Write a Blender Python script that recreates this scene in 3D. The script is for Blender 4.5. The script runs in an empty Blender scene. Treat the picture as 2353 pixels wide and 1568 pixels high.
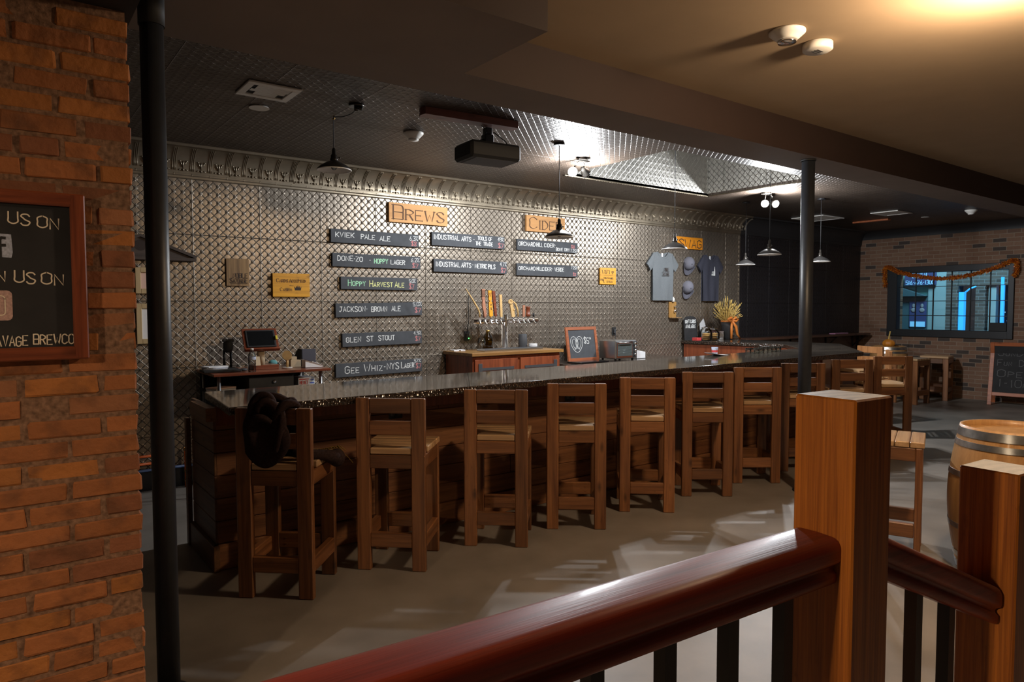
import bpy, math, random
from mathutils import Vector, Matrix

R = math.radians
rnd = random.Random(7)
S = bpy.context.scene
COL = S.collection

# ------------------------------------------------------------------ camera, light, exposure
cam_data = bpy.data.cameras.new('camera')
cam = bpy.data.objects.new('camera', cam_data)
COL.objects.link(cam)
cam_data.sensor_width = 36.0
cam_data.lens = 1590.0 / 2353.0 * 36.0
cam_data.clip_start = 0.02
_yaw, _pit, _roll = R(36.7), R(2.8), R(-0.13)
_f = Vector((math.sin(_yaw) * math.cos(_pit), math.cos(_yaw) * math.cos(_pit), -math.sin(_pit)))
_r = Vector((math.cos(_yaw), -math.sin(_yaw), 0))
_u = _r.cross(_f)
_c, _s = math.cos(_roll), math.sin(_roll)
_r, _u = _c * _r + _s * _u, -_s * _r + _c * _u
cam.matrix_world = Matrix(((_r.x, _u.x, -_f.x, 0), (_r.y, _u.y, -_f.y, 0), (_r.z, _u.z, -_f.z, 1.67), (0, 0, 0, 1)))
S.camera = cam

S.view_settings.view_transform = 'Standard'
S.view_settings.look = 'None'
S.view_settings.gamma = 1.0
S.view_settings.use_curve_mapping = False
S.view_settings.exposure = 0.55

W = bpy.data.worlds.new('dim_evening')
S.world = W
W.use_nodes = True
W.node_tree.nodes['Background'].inputs[0].default_value = (0.80, 0.86, 1.0, 1)
W.node_tree.nodes['Background'].inputs[1].default_value = 0.02

def light(name, kind, loc, power, color, size=0.05, target=None, cone=None, blend=0.5):
    d = bpy.data.lights.new(name, kind)
    d.energy = power
    d.color = color
    if kind == 'AREA':
        d.size = size
    else:
        d.shadow_soft_size = size
    if cone:
        d.spot_size = R(cone)
        d.spot_blend = blend
    o = bpy.data.objects.new(name, d)
    o.location = loc
    if target:
        o.rotation_euler = (Vector(target) - Vector(loc)).to_track_quat('-Z', 'Y').to_euler()
    COL.objects.link(o)
    return o

COOL = (0.92, 0.96, 1.0)
WARM = (1.0, 0.73, 0.47)
# the two twin floodlights under the tin ceiling, the flush lamp, an assumed entrance pendant out of view, an assumed street light
light('flood_glow_a', 'POINT', (4.608, 5.172, 2.993), 92, COOL, 0.026)
light('flood_glow_d', 'POINT', (4.893, 5.254, 3.002), 75, COOL, 0.026)
light('flood_glow_b', 'POINT', (7.90, 5.194, 2.971), 105, COOL, 0.026)
light('flood_glow_c', 'POINT', (8.076, 5.117, 2.967), 105, COOL, 0.026)
light('flush_lamp_glow', 'POINT', (3.90, 1.21, 3.06), 125, WARM, 0.12)
light('assumed_entry_glow', 'POINT', (-1.9, 0.6, 2.36), 185, WARM, 0.05)
light('assumed_street_glow', 'AREA', (15.2, 5.6, 4.6), 130, (0.45, 0.85, 1.0), 1.2, (17.2, 6.4, 1.2))

# ------------------------------------------------------------------ materials
MATS = {}
def new_mat(name):
    m = bpy.data.materials.new(name)
    m.use_nodes = True
    MATS[name] = m
    return m, m.node_tree.nodes, m.node_tree.links, m.node_tree.nodes['Principled BSDF']

def node(nt, t, **kw):
    n = nt.new(t)
    for k, v in kw.items():
        setattr(n, k, v)
    return n

def mth(nt, lk, op, a, b=None, c=None):
    n = nt.new('ShaderNodeMath')
    n.operation = op
    for i, v in enumerate((a, b, c)):
        if v is None:
            continue
        if isinstance(v, (int, float)):
            n.inputs[i].default_value = v
        else:
            lk.new(v, n.inputs[i])
    return n.outputs[0]

def mixc(nt, lk, fac, a, b, mode='MIX'):
    n = nt.new('ShaderNodeMix')
    n.data_type = 'RGBA'
    n.blend_type = mode
    for sock, v in ((n.inputs[0], fac), (n.inputs[6], a), (n.inputs[7], b)):
        if isinstance(v, (int, float)):
            sock.default_value = v
        elif isinstance(v, tuple):
            sock.default_value = v if len(v) == 4 else (*v, 1)
        else:
            lk.new(v, sock)
    return n.outputs[2]

def ramp(nt, lk, fac, stops):
    n = nt.new('ShaderNodeValToRGB')
    e = n.color_ramp.elements
    while len(e) < len(stops):
        e.new(0.5)
    for i, (p, c) in enumerate(stops):
        e[i].position = p
        e[i].color = (*c, 1) if len(c) == 3 else c
    lk.new(fac, n.inputs[0])
    return n.outputs[0]

def bump(nt, lk, height, strength, dist, bs):
    n = nt.new('ShaderNodeBump')
    n.inputs['Strength'].default_value = strength
    n.inputs['Distance'].default_value = dist
    lk.new(height, n.inputs['Height'])
    lk.new(n.outputs[0], bs.inputs['Normal'])

def plain(name, col, rough=0.5, metal=0.0, spec=0.5, noise=0.0, nscale=40, bmp=0.0, coat=0.0):
    m, nt, lk, bs = new_mat(name)
    bs.inputs['Base Color'].default_value = (*col, 1)
    bs.inputs['Roughness'].default_value = rough
    bs.inputs['Metallic'].default_value = metal
    bs.inputs['Specular IOR Level'].default_value = spec
    bs.inputs['Coat Weight'].default_value = coat
    if noise or bmp:
        tc = nt.new('ShaderNodeTexCoord')
        nz = nt.new('ShaderNodeTexNoise')
        nz.inputs['Scale'].default_value = nscale
        nz.inputs['Detail'].default_value = 5
        lk.new(tc.outputs['Object'], nz.inputs['Vector'])
        if noise:
            c2 = tuple(max(0, c * (1 - noise)) for c in col)
            c3 = tuple(min(1, c * (1 + noise)) for c in col)
            lk.new(ramp(nt, lk, nz.outputs[0], [(0.3, c2), (0.7, c3)]), bs.inputs['Base Color'])
        if bmp:
            bump(nt, lk, nz.outputs[0], bmp, 0.004, bs)
    return m

def emit(name, col, strength):
    m, nt, lk, bs = new_mat(name)
    bs.inputs['Base Color'].default_value = (*col, 1)
    bs.inputs['Emission Color'].default_value = (*col, 1)
    bs.inputs['Emission Strength'].default_value = strength
    return m

def wood(name, light_c, dark_c, axis='Z', scale=1.0, rough=0.5, coat=0.0, knots=True, vary=0.25, bmp=0.25, contrast=(0.35, 0.68), ringsc=26):
    """timber: long fibres along one local axis, broad bands, a few knots; every piece slightly lighter or darker"""
    m, nt, lk, bs = new_mat(name)
    tc = nt.new('ShaderNodeTexCoord')
    mp = nt.new('ShaderNodeMapping')
    k = [ringsc * scale] * 3
    k['XYZ'.index(axis)] = 1.3 * scale
    mp.inputs['Scale'].default_value = k
    lk.new(tc.outputs['Object'], mp.inputs['Vector'])
    oi = nt.new('ShaderNodeObjectInfo')
    off = nt.new('ShaderNodeVectorMath'); off.operation = 'ADD'
    sc = nt.new('ShaderNodeVectorMath'); sc.operation = 'SCALE'; sc.inputs[0].default_value = (37.0, 21.0, 53.0)
    lk.new(oi.outputs['Random'], sc.inputs['Scale'])
    lk.new(mp.outputs[0], off.inputs[0]); lk.new(sc.outputs[0], off.inputs[1])
    n1 = nt.new('ShaderNodeTexNoise'); n1.inputs['Scale'].default_value = 1.0; n1.inputs['Detail'].default_value = 4
    n1.inputs['Distortion'].default_value = 0.6
    lk.new(off.outputs[0], n1.inputs['Vector'])
    mp2 = nt.new('ShaderNodeMapping')
    k2 = [240 * scale] * 3
    k2['XYZ'.index(axis)] = 5 * scale
    mp2.inputs['Scale'].default_value = k2
    lk.new(tc.outputs['Object'], mp2.inputs['Vector'])
    n2 = nt.new('ShaderNodeTexNoise'); n2.inputs['Scale'].default_value = 1.0; n2.inputs['Detail'].default_value = 3
    lk.new(mp2.outputs[0], n2.inputs['Vector'])
    fac = mth(nt, lk, 'ADD', mth(nt, lk, 'MULTIPLY', n1.outputs[0], 0.7), mth(nt, lk, 'MULTIPLY', n2.outputs[0], 0.3))
    c = ramp(nt, lk, fac, [(contrast[0], dark_c), (contrast[1], light_c)])
    if knots:
        mp3 = nt.new('ShaderNodeMapping')
        k3 = [8.0] * 3
        k3['XYZ'.index(axis)] = 3.2
        mp3.inputs['Scale'].default_value = k3
        lk.new(tc.outputs['Object'], mp3.inputs['Vector'])
        of3 = nt.new('ShaderNodeVectorMath'); of3.operation = 'ADD'
        lk.new(mp3.outputs[0], of3.inputs[0]); lk.new(sc.outputs[0], of3.inputs[1])
        vo = nt.new('ShaderNodeTexVoronoi'); vo.inputs['Scale'].default_value = 1.0
        lk.new(of3.outputs[0], vo.inputs['Vector'])
        kn = ramp(nt, lk, vo.outputs['Distance'], [(0.04, (1, 1, 1)), (0.17, (0, 0, 0))])
        c = mixc(nt, lk, mth(nt, lk, 'MULTIPLY', kn, 0.8), c, tuple(d * 0.3 for d in dark_c))
        n4 = nt.new('ShaderNodeTexNoise'); n4.inputs['Scale'].default_value = 3.4; n4.inputs['Detail'].default_value = 6; n4.inputs['Roughness'].default_value = 0.75
        lk.new(of3.outputs[0], n4.inputs['Vector'])
        c = mixc(nt, lk, ramp(nt, lk, n4.outputs[0], [(0.60, (0, 0, 0)), (0.74, (0.7, 0.7, 0.7))]), c, tuple(d * 0.5 for d in dark_c))
    hsv = nt.new('ShaderNodeHueSaturation')
    lk.new(c, hsv.inputs['Color'])
    lk.new(mth(nt, lk, 'ADD', 1.0 - vary, mth(nt, lk, 'MULTIPLY', oi.outputs['Random'], 2 * vary)), hsv.inputs['Value'])
    lk.new(hsv.outputs[0], bs.inputs['Base Color'])
    bs.inputs['Roughness'].default_value = rough
    bs.inputs['Coat Weight'].default_value = coat
    bs.inputs['Coat Roughness'].default_value = 0.12
    if bmp:
        bump(nt, lk, fac, bmp, 0.002, bs)
    return m

def tin_wall(name, base, rough, cell, metal, ox, oz, flat=False, ax=0, bstr=1.0, ribk=0.9, domek=0.55, per=4.0):
    """pressed tin: crossing diagonal ribs with a rosette where they meet, domed lozenges, panel seams every eight rosettes"""
    m, nt, lk, bs = new_mat(name)
    tc = nt.new('ShaderNodeTexCoord')
    sp = nt.new('ShaderNodeSeparateXYZ')
    lk.new(tc.outputs['Object'], sp.inputs[0])
    a, b = sp.outputs[ax], sp.outputs[1 if flat else 2]
    u = mth(nt, lk, 'DIVIDE', mth(nt, lk, 'SUBTRACT', a, ox), cell)
    v = mth(nt, lk, 'DIVIDE', mth(nt, lk, 'SUBTRACT', b, oz), cell)
    p = mth(nt, lk, 'PINGPONG', mth(nt, lk, 'SUBTRACT', u, v), 0.5)   # 0 on a rib
    q = mth(nt, lk, 'PINGPONG', mth(nt, lk, 'ADD', u, v), 0.5)
    dmin = mth(nt, lk, 'MINIMUM', p, q)
    rib = mth(nt, lk, 'SMOOTH_MAX', mth(nt, lk, 'SUBTRACT', 1.0, mth(nt, lk, 'DIVIDE', dmin, 0.085)), 0.0, 0.25)
    pu = mth(nt, lk, 'PINGPONG', u, 0.5)
    pv = mth(nt, lk, 'PINGPONG', v, 0.5)
    rr = mth(nt, lk, 'SQRT', mth(nt, lk, 'ADD', mth(nt, lk, 'MULTIPLY', pu, pu), mth(nt, lk, 'MULTIPLY', pv, pv)))
    ang = mth(nt, lk, 'ARCTAN2', pv, pu)
    pet = mth(nt, lk, 'ABSOLUTE', mth(nt, lk, 'COSINE', mth(nt, lk, 'MULTIPLY', ang, 4.0)))
    star = mth(nt, lk, 'MULTIPLY', mth(nt, lk, 'SMOOTH_MAX', mth(nt, lk, 'SUBTRACT', 1.0, mth(nt, lk, 'DIVIDE', rr, 0.26)), 0.0, 0.1), mth(nt, lk, 'ADD', 0.5, pet))
    pp, qq = mth(nt, lk, 'MULTIPLY', p, 2.0), mth(nt, lk, 'MULTIPLY', q, 2.0)
    dome = mth(nt, lk, 'SQRT', mth(nt, lk, 'MULTIPLY', mth(nt, lk, 'SINE', mth(nt, lk, 'MULTIPLY', pp, 1.5708)), mth(nt, lk, 'SINE', mth(nt, lk, 'MULTIPLY', qq, 1.5708))))
    su = mth(nt, lk, 'PINGPONG', u, per)
    sv = mth(nt, lk, 'PINGPONG', v, per)
    sd = mth(nt, lk, 'MINIMUM', su, sv)
    seam = mth(nt, lk, 'SMOOTH_MAX', mth(nt, lk, 'SUBTRACT', 1.0, mth(nt, lk, 'DIVIDE', sd, 0.06)), 0.0, 0.2)
    h = mth(nt, lk, 'ADD', mth(nt, lk, 'MULTIPLY', rib, ribk), mth(nt, lk, 'MULTIPLY', dome, domek))
    h = mth(nt, lk, 'ADD', h, mth(nt, lk, 'MULTIPLY', star, 0.8))
    h = mth(nt, lk, 'ADD', h, mth(nt, lk, 'MULTIPLY', seam, 0.9))
    bump(nt, lk, h, bstr, cell * 0.085, bs)
    nz = nt.new('ShaderNodeTexNoise'); nz.inputs['Scale'].default_value = 1.7; nz.inputs['Detail'].default_value = 3
    lk.new(tc.outputs['Object'], nz.inputs['Vector'])
    c2 = tuple(x * 0.8 for x in base)
    lk.new(ramp(nt, lk, nz.outputs[0], [(0.35, c2), (0.65, base)]), bs.inputs['Base Color'])
    bs.inputs['Metallic'].default_value = metal
    bs.inputs['Roughness'].default_value = rough
    return m

def brick_wall(name, c_a, c_b, dark, mortar, axis, bw=0.21, bh=0.073, ms=0.011):
    m, nt, lk, bs = new_mat(name)
    tc = nt.new('ShaderNodeTexCoord')
    sp = nt.new('ShaderNodeSeparateXYZ'); lk.new(tc.outputs['Object'], sp.inputs[0])
    cb = nt.new('ShaderNodeCombineXYZ')
    lk.new(sp.outputs['XYZ'.index(axis)], cb.inputs[0]); lk.new(sp.outputs[2], cb.inputs[1])
    br = nt.new('ShaderNodeTexBrick')
    br.inputs['Scale'].default_value = 1.0
    br.inputs['Brick Width'].default_value = bw
    br.inputs['Row Height'].default_value = bh
    br.inputs['Mortar Size'].default_value = ms * 0.5
    br.inputs['Mortar Smooth'].default_value = 0.2
    br.inputs['Color1'].default_value = (0, 0, 0, 1); br.inputs['Color2'].default_value = (1, 1, 1, 1)
    br.inputs['Mortar'].default_value = (0.5, 0.5, 0.5, 1)
    lk.new(cb.outputs[0], br.inputs['Vector'])
    tone = ramp(nt, lk, br.outputs['Color'], [(0.0, dark), (0.13, dark), (0.17, c_a), (1.0, c_b)])
    nz = nt.new('ShaderNodeTexNoise'); nz.inputs['Scale'].default_value = 30; nz.inputs['Detail'].default_value = 4
    lk.new(tc.outputs['Object'], nz.inputs['Vector'])
    tone = mixc(nt, lk, mth(nt, lk, 'MULTIPLY', nz.outputs[0], 0.35), tone, tuple(x * 0.5 for x in c_a))
    lk.new(mixc(nt, lk, br.outputs['Fac'], tone, mortar), bs.inputs['Base Color'])
    bs.inputs['Roughness'].default_value = 0.85
    h = mth(nt, lk, 'ADD', mth(nt, lk, 'SUBTRACT', 1.0, br.outputs['Fac']), mth(nt, lk, 'MULTIPLY', nz.outputs[0], 0.3))
    bump(nt, lk, h, 0.6, 0.006, bs)
    return m

plain('concrete', (0.20, 0.175, 0.15), 0.48, 0, 0.45, 0.22, 2.2, 0.06)
tin_wall('pewter_tin', (0.34, 0.29, 0.235), 0.40, 0.6225 / 8, 0.75, 1.506, 1.733, ribk=1.3, domek=0.22, bstr=1.0)
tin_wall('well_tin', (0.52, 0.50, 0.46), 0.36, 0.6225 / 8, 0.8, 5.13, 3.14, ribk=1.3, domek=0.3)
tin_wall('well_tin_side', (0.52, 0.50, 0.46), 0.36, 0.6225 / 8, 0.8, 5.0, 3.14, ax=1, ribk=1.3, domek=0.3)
tin_wall('ceiling_tin', (0.085, 0.062, 0.047), 0.42, 0.6225 / 9, 0.5, 1.51, 4.68, flat=True, bstr=1.0, ribk=0.7, domek=0.5, per=4.5)
tin_wall('black_tin', (0.036, 0.033, 0.036), 0.38, 0.6225 / 8, 0.45, 1.506, 1.733)
plain('cornice_tin', (0.27, 0.225, 0.165), 0.42, 0.8, 0.5, 0.15, 6)
plain('cove_black', (0.02, 0.019, 0.02), 0.6)
plain('tan_paint', (0.38, 0.28, 0.185), 0.8, 0, 0.2, 0.04, 3)
plain('soffit_bounce', (0.24, 0.195, 0.17), 0.75, 0, 0.3, 0.05, 3)  # same brown as soffit_face, lightened for floor light bouncing on the underside
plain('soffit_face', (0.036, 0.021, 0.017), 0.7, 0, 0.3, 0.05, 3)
brick_wall('far_brick', (0.19, 0.10, 0.062), (0.24, 0.14, 0.09), (0.05, 0.042, 0.038), (0.26, 0.20, 0.15), 'Y')
plain('mortar', (0.22, 0.125, 0.08), 0.95, 0, 0.1, 0.45, 55, 1.0)
plain('steel_black', (0.022, 0.024, 0.029), 0.42, 0.0, 0.4, 0.1, 20, 0.1)
plain('iron_black', (0.012, 0.012, 0.014), 0.45, 0.2, 0.5)
plain('matte_black', (0.012, 0.012, 0.013), 0.7)
plain('charcoal', (0.045, 0.047, 0.052), 0.6)
plain('slate_board', (0.070, 0.076, 0.086), 0.75, 0, 0.25, 0.12, 14)
plain('slate_dark', (0.028, 0.028, 0.030), 0.75, 0, 0.25, 0.15, 10)
plain('chalk_white', (0.78, 0.80, 0.80), 0.9, 0, 0.1)
plain('chalk_cream', (0.80, 0.70, 0.56), 0.9, 0, 0.1)
plain('chalk_grey', (0.13, 0.13, 0.135), 0.9, 0, 0.1)
plain('chalk_red', (0.62, 0.24, 0.24), 0.9, 0, 0.1)
plain('chalk_green', (0.42, 0.78, 0.52), 0.9, 0, 0.1)
plain('chalk_yellow', (0.78, 0.80, 0.36), 0.9, 0, 0.1)
plain('chalk_blue', (0.42, 0.46, 0.58), 0.9, 0, 0.1, 0.25, 120)
plain('chalk_pink', (0.50, 0.33, 0.30), 0.9, 0, 0.1, 0.25, 120)
plain('white_plastic', (0.72, 0.70, 0.66), 0.45)
plain('paper', (0.78, 0.79, 0.82), 0.8)
plain('paper_pink', (0.72, 0.50, 0.42), 0.8)
plain('cardboard', (0.48, 0.38, 0.25), 0.85)
plain('chrome', (0.80, 0.81, 0.83), 0.12, 1.0)
plain('steel_brushed', (0.52, 0.53, 0.54), 0.30, 1.0)
plain('galvanised', (0.46, 0.47, 0.47), 0.32, 0.95, 0.5, 0.2, 25)
plain('brass', (0.55, 0.36, 0.12), 0.3, 1.0)
plain('grey_shirt', (0.135, 0.148, 0.158), 0.95, 0, 0.1, 0.06, 60)
plain('navy_shirt', (0.045, 0.046, 0.062), 0.95, 0, 0.1, 0.08, 60)
plain('cap_grey', (0.15, 0.15, 0.18), 0.9, 0, 0.1)
plain('cap_mesh', (0.085, 0.085, 0.105), 0.9, 0, 0.1)
plain('brown_wool', (0.030, 0.018, 0.017), 0.95, 0, 0.1, 0.3, 90, 0.3)
plain('fringe_ochre', (0.20, 0.12, 0.03), 0.95, 0, 0.1)
plain('ink_dark', (0.035, 0.022, 0.018), 0.8)
plain('ink_brown', (0.10, 0.045, 0.02), 0.8)
plain('orange_pipe', (0.70, 0.14, 0.02), 0.4)
plain('blue_pipe', (0.10, 0.17, 0.38), 0.4)
plain('pumpkin_skin', (0.62, 0.22, 0.02), 0.5, 0, 0.5, 0.15, 15)
plain('straw', (0.62, 0.43, 0.13), 0.85, 0, 0.2, 0.2, 50)
plain('ribbon_orange', (0.78, 0.25, 0.05), 0.45)
plain('garland_foil', (0.75, 0.28, 0.03), 0.3, 0.4)
plain('garland_dark', (0.40, 0.09, 0.015), 0.35, 0.3)
plain('amber_glass', (0.20, 0.14, 0.01), 0.08, 0, 0.8)
plain('cookie', (0.55, 0.31, 0.10), 0.8)
plain('red_label', (0.55, 0.05, 0.05), 0.6)
plain('blue_label', (0.08, 0.12, 0.5), 0.6)
plain('book_grey', (0.40, 0.40, 0.40), 0.7)
plain('book_mauve', (0.35, 0.16, 0.26), 0.7)
plain('pale_wood_plain', (0.55, 0.36, 0.15), 0.55, 0, 0.4, 0.12, 30)
plain('rose_wood_plain', (0.38, 0.17, 0.10), 0.55, 0, 0.4, 0.15, 40)
plain('screen_black', (0.008, 0.009, 0.010), 0.12)
plain('oven_window', (0.075, 0.095, 0.095), 0.14)
plain('yellow_plastic', (0.7, 0.6, 0.05), 0.5)
plain('granite', (0.055, 0.042, 0.034), 0.13, 0, 0.6, 0.7, 260)
emit('bulb_cool', (0.92, 0.96, 1.0), 60.0)
emit('bulb_warm', (1.0, 0.80, 0.55), 14.0)
emit('led_green', (0.1, 1.0, 0.15), 3.0)
emit('neon_blue', (0.03, 0.33, 0.85), 0.8)
emit('lit_cyan', (0.20, 0.50, 0.75), 0.45)
emit('lit_box', (0.14, 0.42, 0.68), 0.5)
plain('teal_wall', (0.16, 0.42, 0.42), 0.8)
plain('teal_dark', (0.05, 0.11, 0.14), 0.8)
plain('pale_wall', (0.30, 0.42, 0.46), 0.8)
plain('sign_violet', (0.06, 0.07, 0.20), 0.6)
plain('street_dark', (0.04, 0.05, 0.06), 0.8)
plain('skin_tone', (0.3, 0.3, 0.34), 0.8)
brick_wall('outside_brick', (0.10, 0.085, 0.08), (0.15, 0.13, 0.12), (0.05, 0.045, 0.045), (0.2, 0.22, 0.24), 'Y')

wood('stool_wood', (0.27, 0.112, 0.040), (0.10, 0.036, 0.013), 'Z', 1, 0.42, 0.25, vary=0.35)
wood('stool_wood_flat', (0.27, 0.112, 0.040), (0.10, 0.036, 0.013), 'X', 1, 0.42, 0.25, vary=0.35)
wood('seat_wood_lit', (0.60, 0.40, 0.22), (0.34, 0.19, 0.09), 'X', 1, 0.34, 0.3, knots=False, vary=0.2)  # stool wood made paler: floodlight on the seats put into the colour
wood('stool_wood_deep', (0.27, 0.112, 0.040), (0.10, 0.036, 0.013), 'Y', 1, 0.42, 0.25, vary=0.35)
wood('pale_stool', (0.42, 0.20, 0.08), (0.22, 0.09, 0.03), 'Z', 1, 0.4, 0.2, vary=0.15)
wood('bar_plank', (0.25, 0.105, 0.038), (0.10, 0.036, 0.014), 'X', 0.8, 0.55, 0.05, vary=0.25)
wood('bar_plank_end', (0.27, 0.125, 0.050), (0.12, 0.050, 0.022), 'Y', 0.8, 0.55, 0.05, vary=0.25)
wood('rail_mahogany', (0.30, 0.034, 0.011), (0.10, 0.011, 0.004), 'X', 1.6, 0.42, 0.12, knots=False, vary=0.02, bmp=0.35, contrast=(0.3, 0.7))
wood('newel_fir', (0.52, 0.170, 0.020), (0.25, 0.070, 0.009), 'Z', 2.6, 0.45, 0.1, knots=True, vary=0.06, contrast=(0.36, 0.66), ringsc=60)
wood('frame_red', (0.27, 0.068, 0.026), (0.12, 0.027, 0.012), 'X', 1.4, 0.4, 0.2, vary=0.1)
wood('frame_red_upright', (0.27, 0.068, 0.026), (0.12, 0.027, 0.012), 'Z', 1.4, 0.4, 0.2, vary=0.1)
wood('frame_orange', (0.46, 0.135, 0.045), (0.27, 0.070, 0.024), 'X', 1.4, 0.45, 0.1, vary=0.1)
wood('cabinet_red', (0.30, 0.078, 0.028), (0.15, 0.035, 0.014), 'Z', 1.0, 0.4, 0.2, vary=0.05)
wood('cabinet_top', (0.36, 0.19, 0.055), (0.20, 0.095, 0.028), 'X', 1.0, 0.4, 0.2, vary=0.05)
wood('desk_red', (0.26, 0.070, 0.033), (0.15, 0.037, 0.018), 'X', 1.0, 0.3, 0.3, vary=0.05)
wood('sign_pine', (0.66, 0.35, 0.13), (0.50, 0.24, 0.08), 'X', 0.9, 0.7, 0.0, knots=False, vary=0.04, contrast=(0.3, 0.75))
wood('sign_amber', (0.76, 0.36, 0.018), (0.46, 0.19, 0.008), 'X', 0.7, 0.5, 0.1, vary=0.03, contrast=(0.25, 0.6))
wood('sign_orange', (0.74, 0.27, 0.012), (0.52, 0.16, 0.006), 'X', 0.7, 0.5, 0.1, vary=0.03, contrast=(0.25, 0.6))
wood('sign_walnut', (0.36, 0.22, 0.095), (0.13, 0.072, 0.032), 'Z', 1.2, 0.6, 0, knots=False, vary=0.03)
wood('opener_wood', (0.42, 0.235, 0.07), (0.28, 0.14, 0.035), 'Z', 0.9, 0.5, 0.1, knots=False, vary=0.03)
wood('grey_barnwood', (0.10, 0.075, 0.062), (0.05, 0.037, 0.031), 'X', 1.0, 0.8, 0, vary=0.05)
wood('pale_frame', (0.60, 0.46, 0.26), (0.46, 0.33, 0.17), 'Z', 1.0, 0.5, 0, knots=False, vary=0.03)
wood('barrel_oak', (0.46, 0.255, 0.095), (0.30, 0.15, 0.052), 'Z', 0.8, 0.5, 0.1, knots=False, vary=0.06)
wood('mount_board', (0.17, 0.055, 0.038), (0.09, 0.028, 0.02), 'X', 1.0, 0.5, 0.1, vary=0.03)
wood('ledge_dark', (0.10, 0.045, 0.026), (0.05, 0.022, 0.014), 'X', 1.0, 0.4, 0.2, vary=0.03)

def brick_tinted(name):
    m, nt, lk, bs = new_mat(name)
    at = nt.new('ShaderNodeAttribute'); at.attribute_name = 'tint'
    tc = nt.new('ShaderNodeTexCoord')
    nz = nt.new('ShaderNodeTexNoise'); nz.inputs['Scale'].default_value = 22; nz.inputs['Detail'].default_value = 6
    lk.new(tc.outputs['Object'], nz.inputs['Vector'])
    n2 = nt.new('ShaderNodeTexNoise'); n2.inputs['Scale'].default_value = 9; n2.inputs['Detail'].default_value = 3
    lk.new(tc.outputs['Object'], n2.inputs['Vector'])
    c = mixc(nt, lk, ramp(nt, lk, n2.outputs[0], [(0.50, (0, 0, 0)), (0.72, (0.85, 0.85, 0.85))]), at.outputs['Color'], (0.12, 0.048, 0.024))
    c = mixc(nt, lk, mth(nt, lk, 'MULTIPLY', nz.outputs[0], 0.3), c, (0.22, 0.11, 0.06))
    lk.new(c, bs.inputs['Base Color'])
    bs.inputs['Roughness'].default_value = 0.75
    bs.inputs['Specular IOR Level'].default_value = 0.3
    bump(nt, lk, nz.outputs[0], 0.8, 0.012, bs)
    return m
brick_tinted('old_brick')

def end_grain(name):
    m, nt, lk, bs = new_mat(name)
    tc = nt.new('ShaderNodeTexCoord')
    mp = nt.new('ShaderNodeMapping'); mp.inputs['Location'].default_value = (0.02, 0.075, 0)
    lk.new(tc.outputs['Object'], mp.inputs['Vector'])
    wv = nt.new('ShaderNodeTexWave'); wv.wave_type = 'RINGS'; wv.rings_direction = 'Z'
    wv.inputs['Scale'].default_value = 13; wv.inputs['Distortion'].default_value = 0.8; wv.inputs['Detail'].default_value = 2
    lk.new(mp.outputs[0], wv.inputs['Vector'])
    lk.new(ramp(nt, lk, wv.outputs[0], [(0.15, (0.055, 0.036, 0.028)), (0.7, (0.19, 0.145, 0.12))]), bs.inputs['Base Color'])
    bs.inputs['Roughness'].default_value = 0.55
    return m
end_grain('end_grain')

def counter_mat(name):
    """poured bar top: dark, mottled, glossy, with a slow ripple in the resin"""
    m, nt, lk, bs = new_mat(name)
    tc = nt.new('ShaderNodeTexCoord')
    nz = nt.new('ShaderNodeTexNoise'); nz.inputs['Scale'].default_value = 4; nz.inputs['Detail'].default_value = 4
    lk.new(tc.outputs['Object'], nz.inputs['Vector'])
    lk.new(ramp(nt, lk, nz.outputs[0], [(0.35, (0.040, 0.033, 0.027)), (0.7, (0.070, 0.057, 0.045))]), bs.inputs['Base Color'])
    bs.inputs['Roughness'].default_value = 0.07
    bs.inputs['Specular IOR Level'].default_value = 0.55
    n2 = nt.new('ShaderNodeTexNoise'); n2.inputs['Scale'].default_value = 11; n2.inputs['Detail'].default_value = 1
    lk.new(tc.outputs['Object'], n2.inputs['Vector'])
    bump(nt, lk, n2.outputs[0], 0.05, 0.004, bs)
    return m
counter_mat('bar_top')
def edge_mat(name):
    """hammered edge of the bar top, speckled with glints"""
    m, nt, lk, bs = new_mat(name)
    tc = nt.new('ShaderNodeTexCoord')
    vo = nt.new('ShaderNodeTexVoronoi'); vo.inputs['Scale'].default_value = 55
    lk.new(tc.outputs['Object'], vo.inputs['Vector'])
    lk.new(ramp(nt, lk, vo.outputs['Distance'], [(0.1, (0.085, 0.048, 0.030)), (0.5, (0.022, 0.014, 0.010))]), bs.inputs['Base Color'])
    bs.inputs['Roughness'].default_value = 0.16
    bs.inputs['Specular IOR Level'].default_value = 0.8
    bump(nt, lk, vo.outputs['Distance'], 0.8, 0.009, bs)
    return m
edge_mat('bar_edge')

def glass(name, tint=(1, 1, 1), refl=0.08, rough=0.02):
    m = bpy.data.materials.new(name); m.use_nodes = True; MATS[name] = m
    nt, lk = m.node_tree.nodes, m.node_tree.links
    nt.remove(nt['Principled BSDF'])
    tr = nt.new('ShaderNodeBsdfTransparent'); tr.inputs[0].default_value = (*tint, 1)
    gl = nt.new('ShaderNodeBsdfGlossy'); gl.inputs['Roughness'].default_value = rough
    fr = nt.new('ShaderNodeFresnel'); fr.inputs[0].default_value = 1.45
    mx = nt.new('ShaderNodeMixShader')
    lk.new(mth(nt, lk, 'ADD', fr.outputs[0], refl - 0.04), mx.inputs[0])
    lk.new(tr.outputs[0], mx.inputs[1]); lk.new(gl.outputs[0], mx.inputs[2])
    lk.new(mx.outputs[0], nt['Material Output'].inputs[0])
    return m
glass('window_glass', (0.93, 0.97, 1.0), 0.05)
glass('clear_glass', (0.90, 0.93, 0.93), 0.14)
glass('oven_glass', (0.30, 0.36, 0.36), 0.10)
glass('amber_clear', (0.45, 0.34, 0.03), 0.12)

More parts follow.
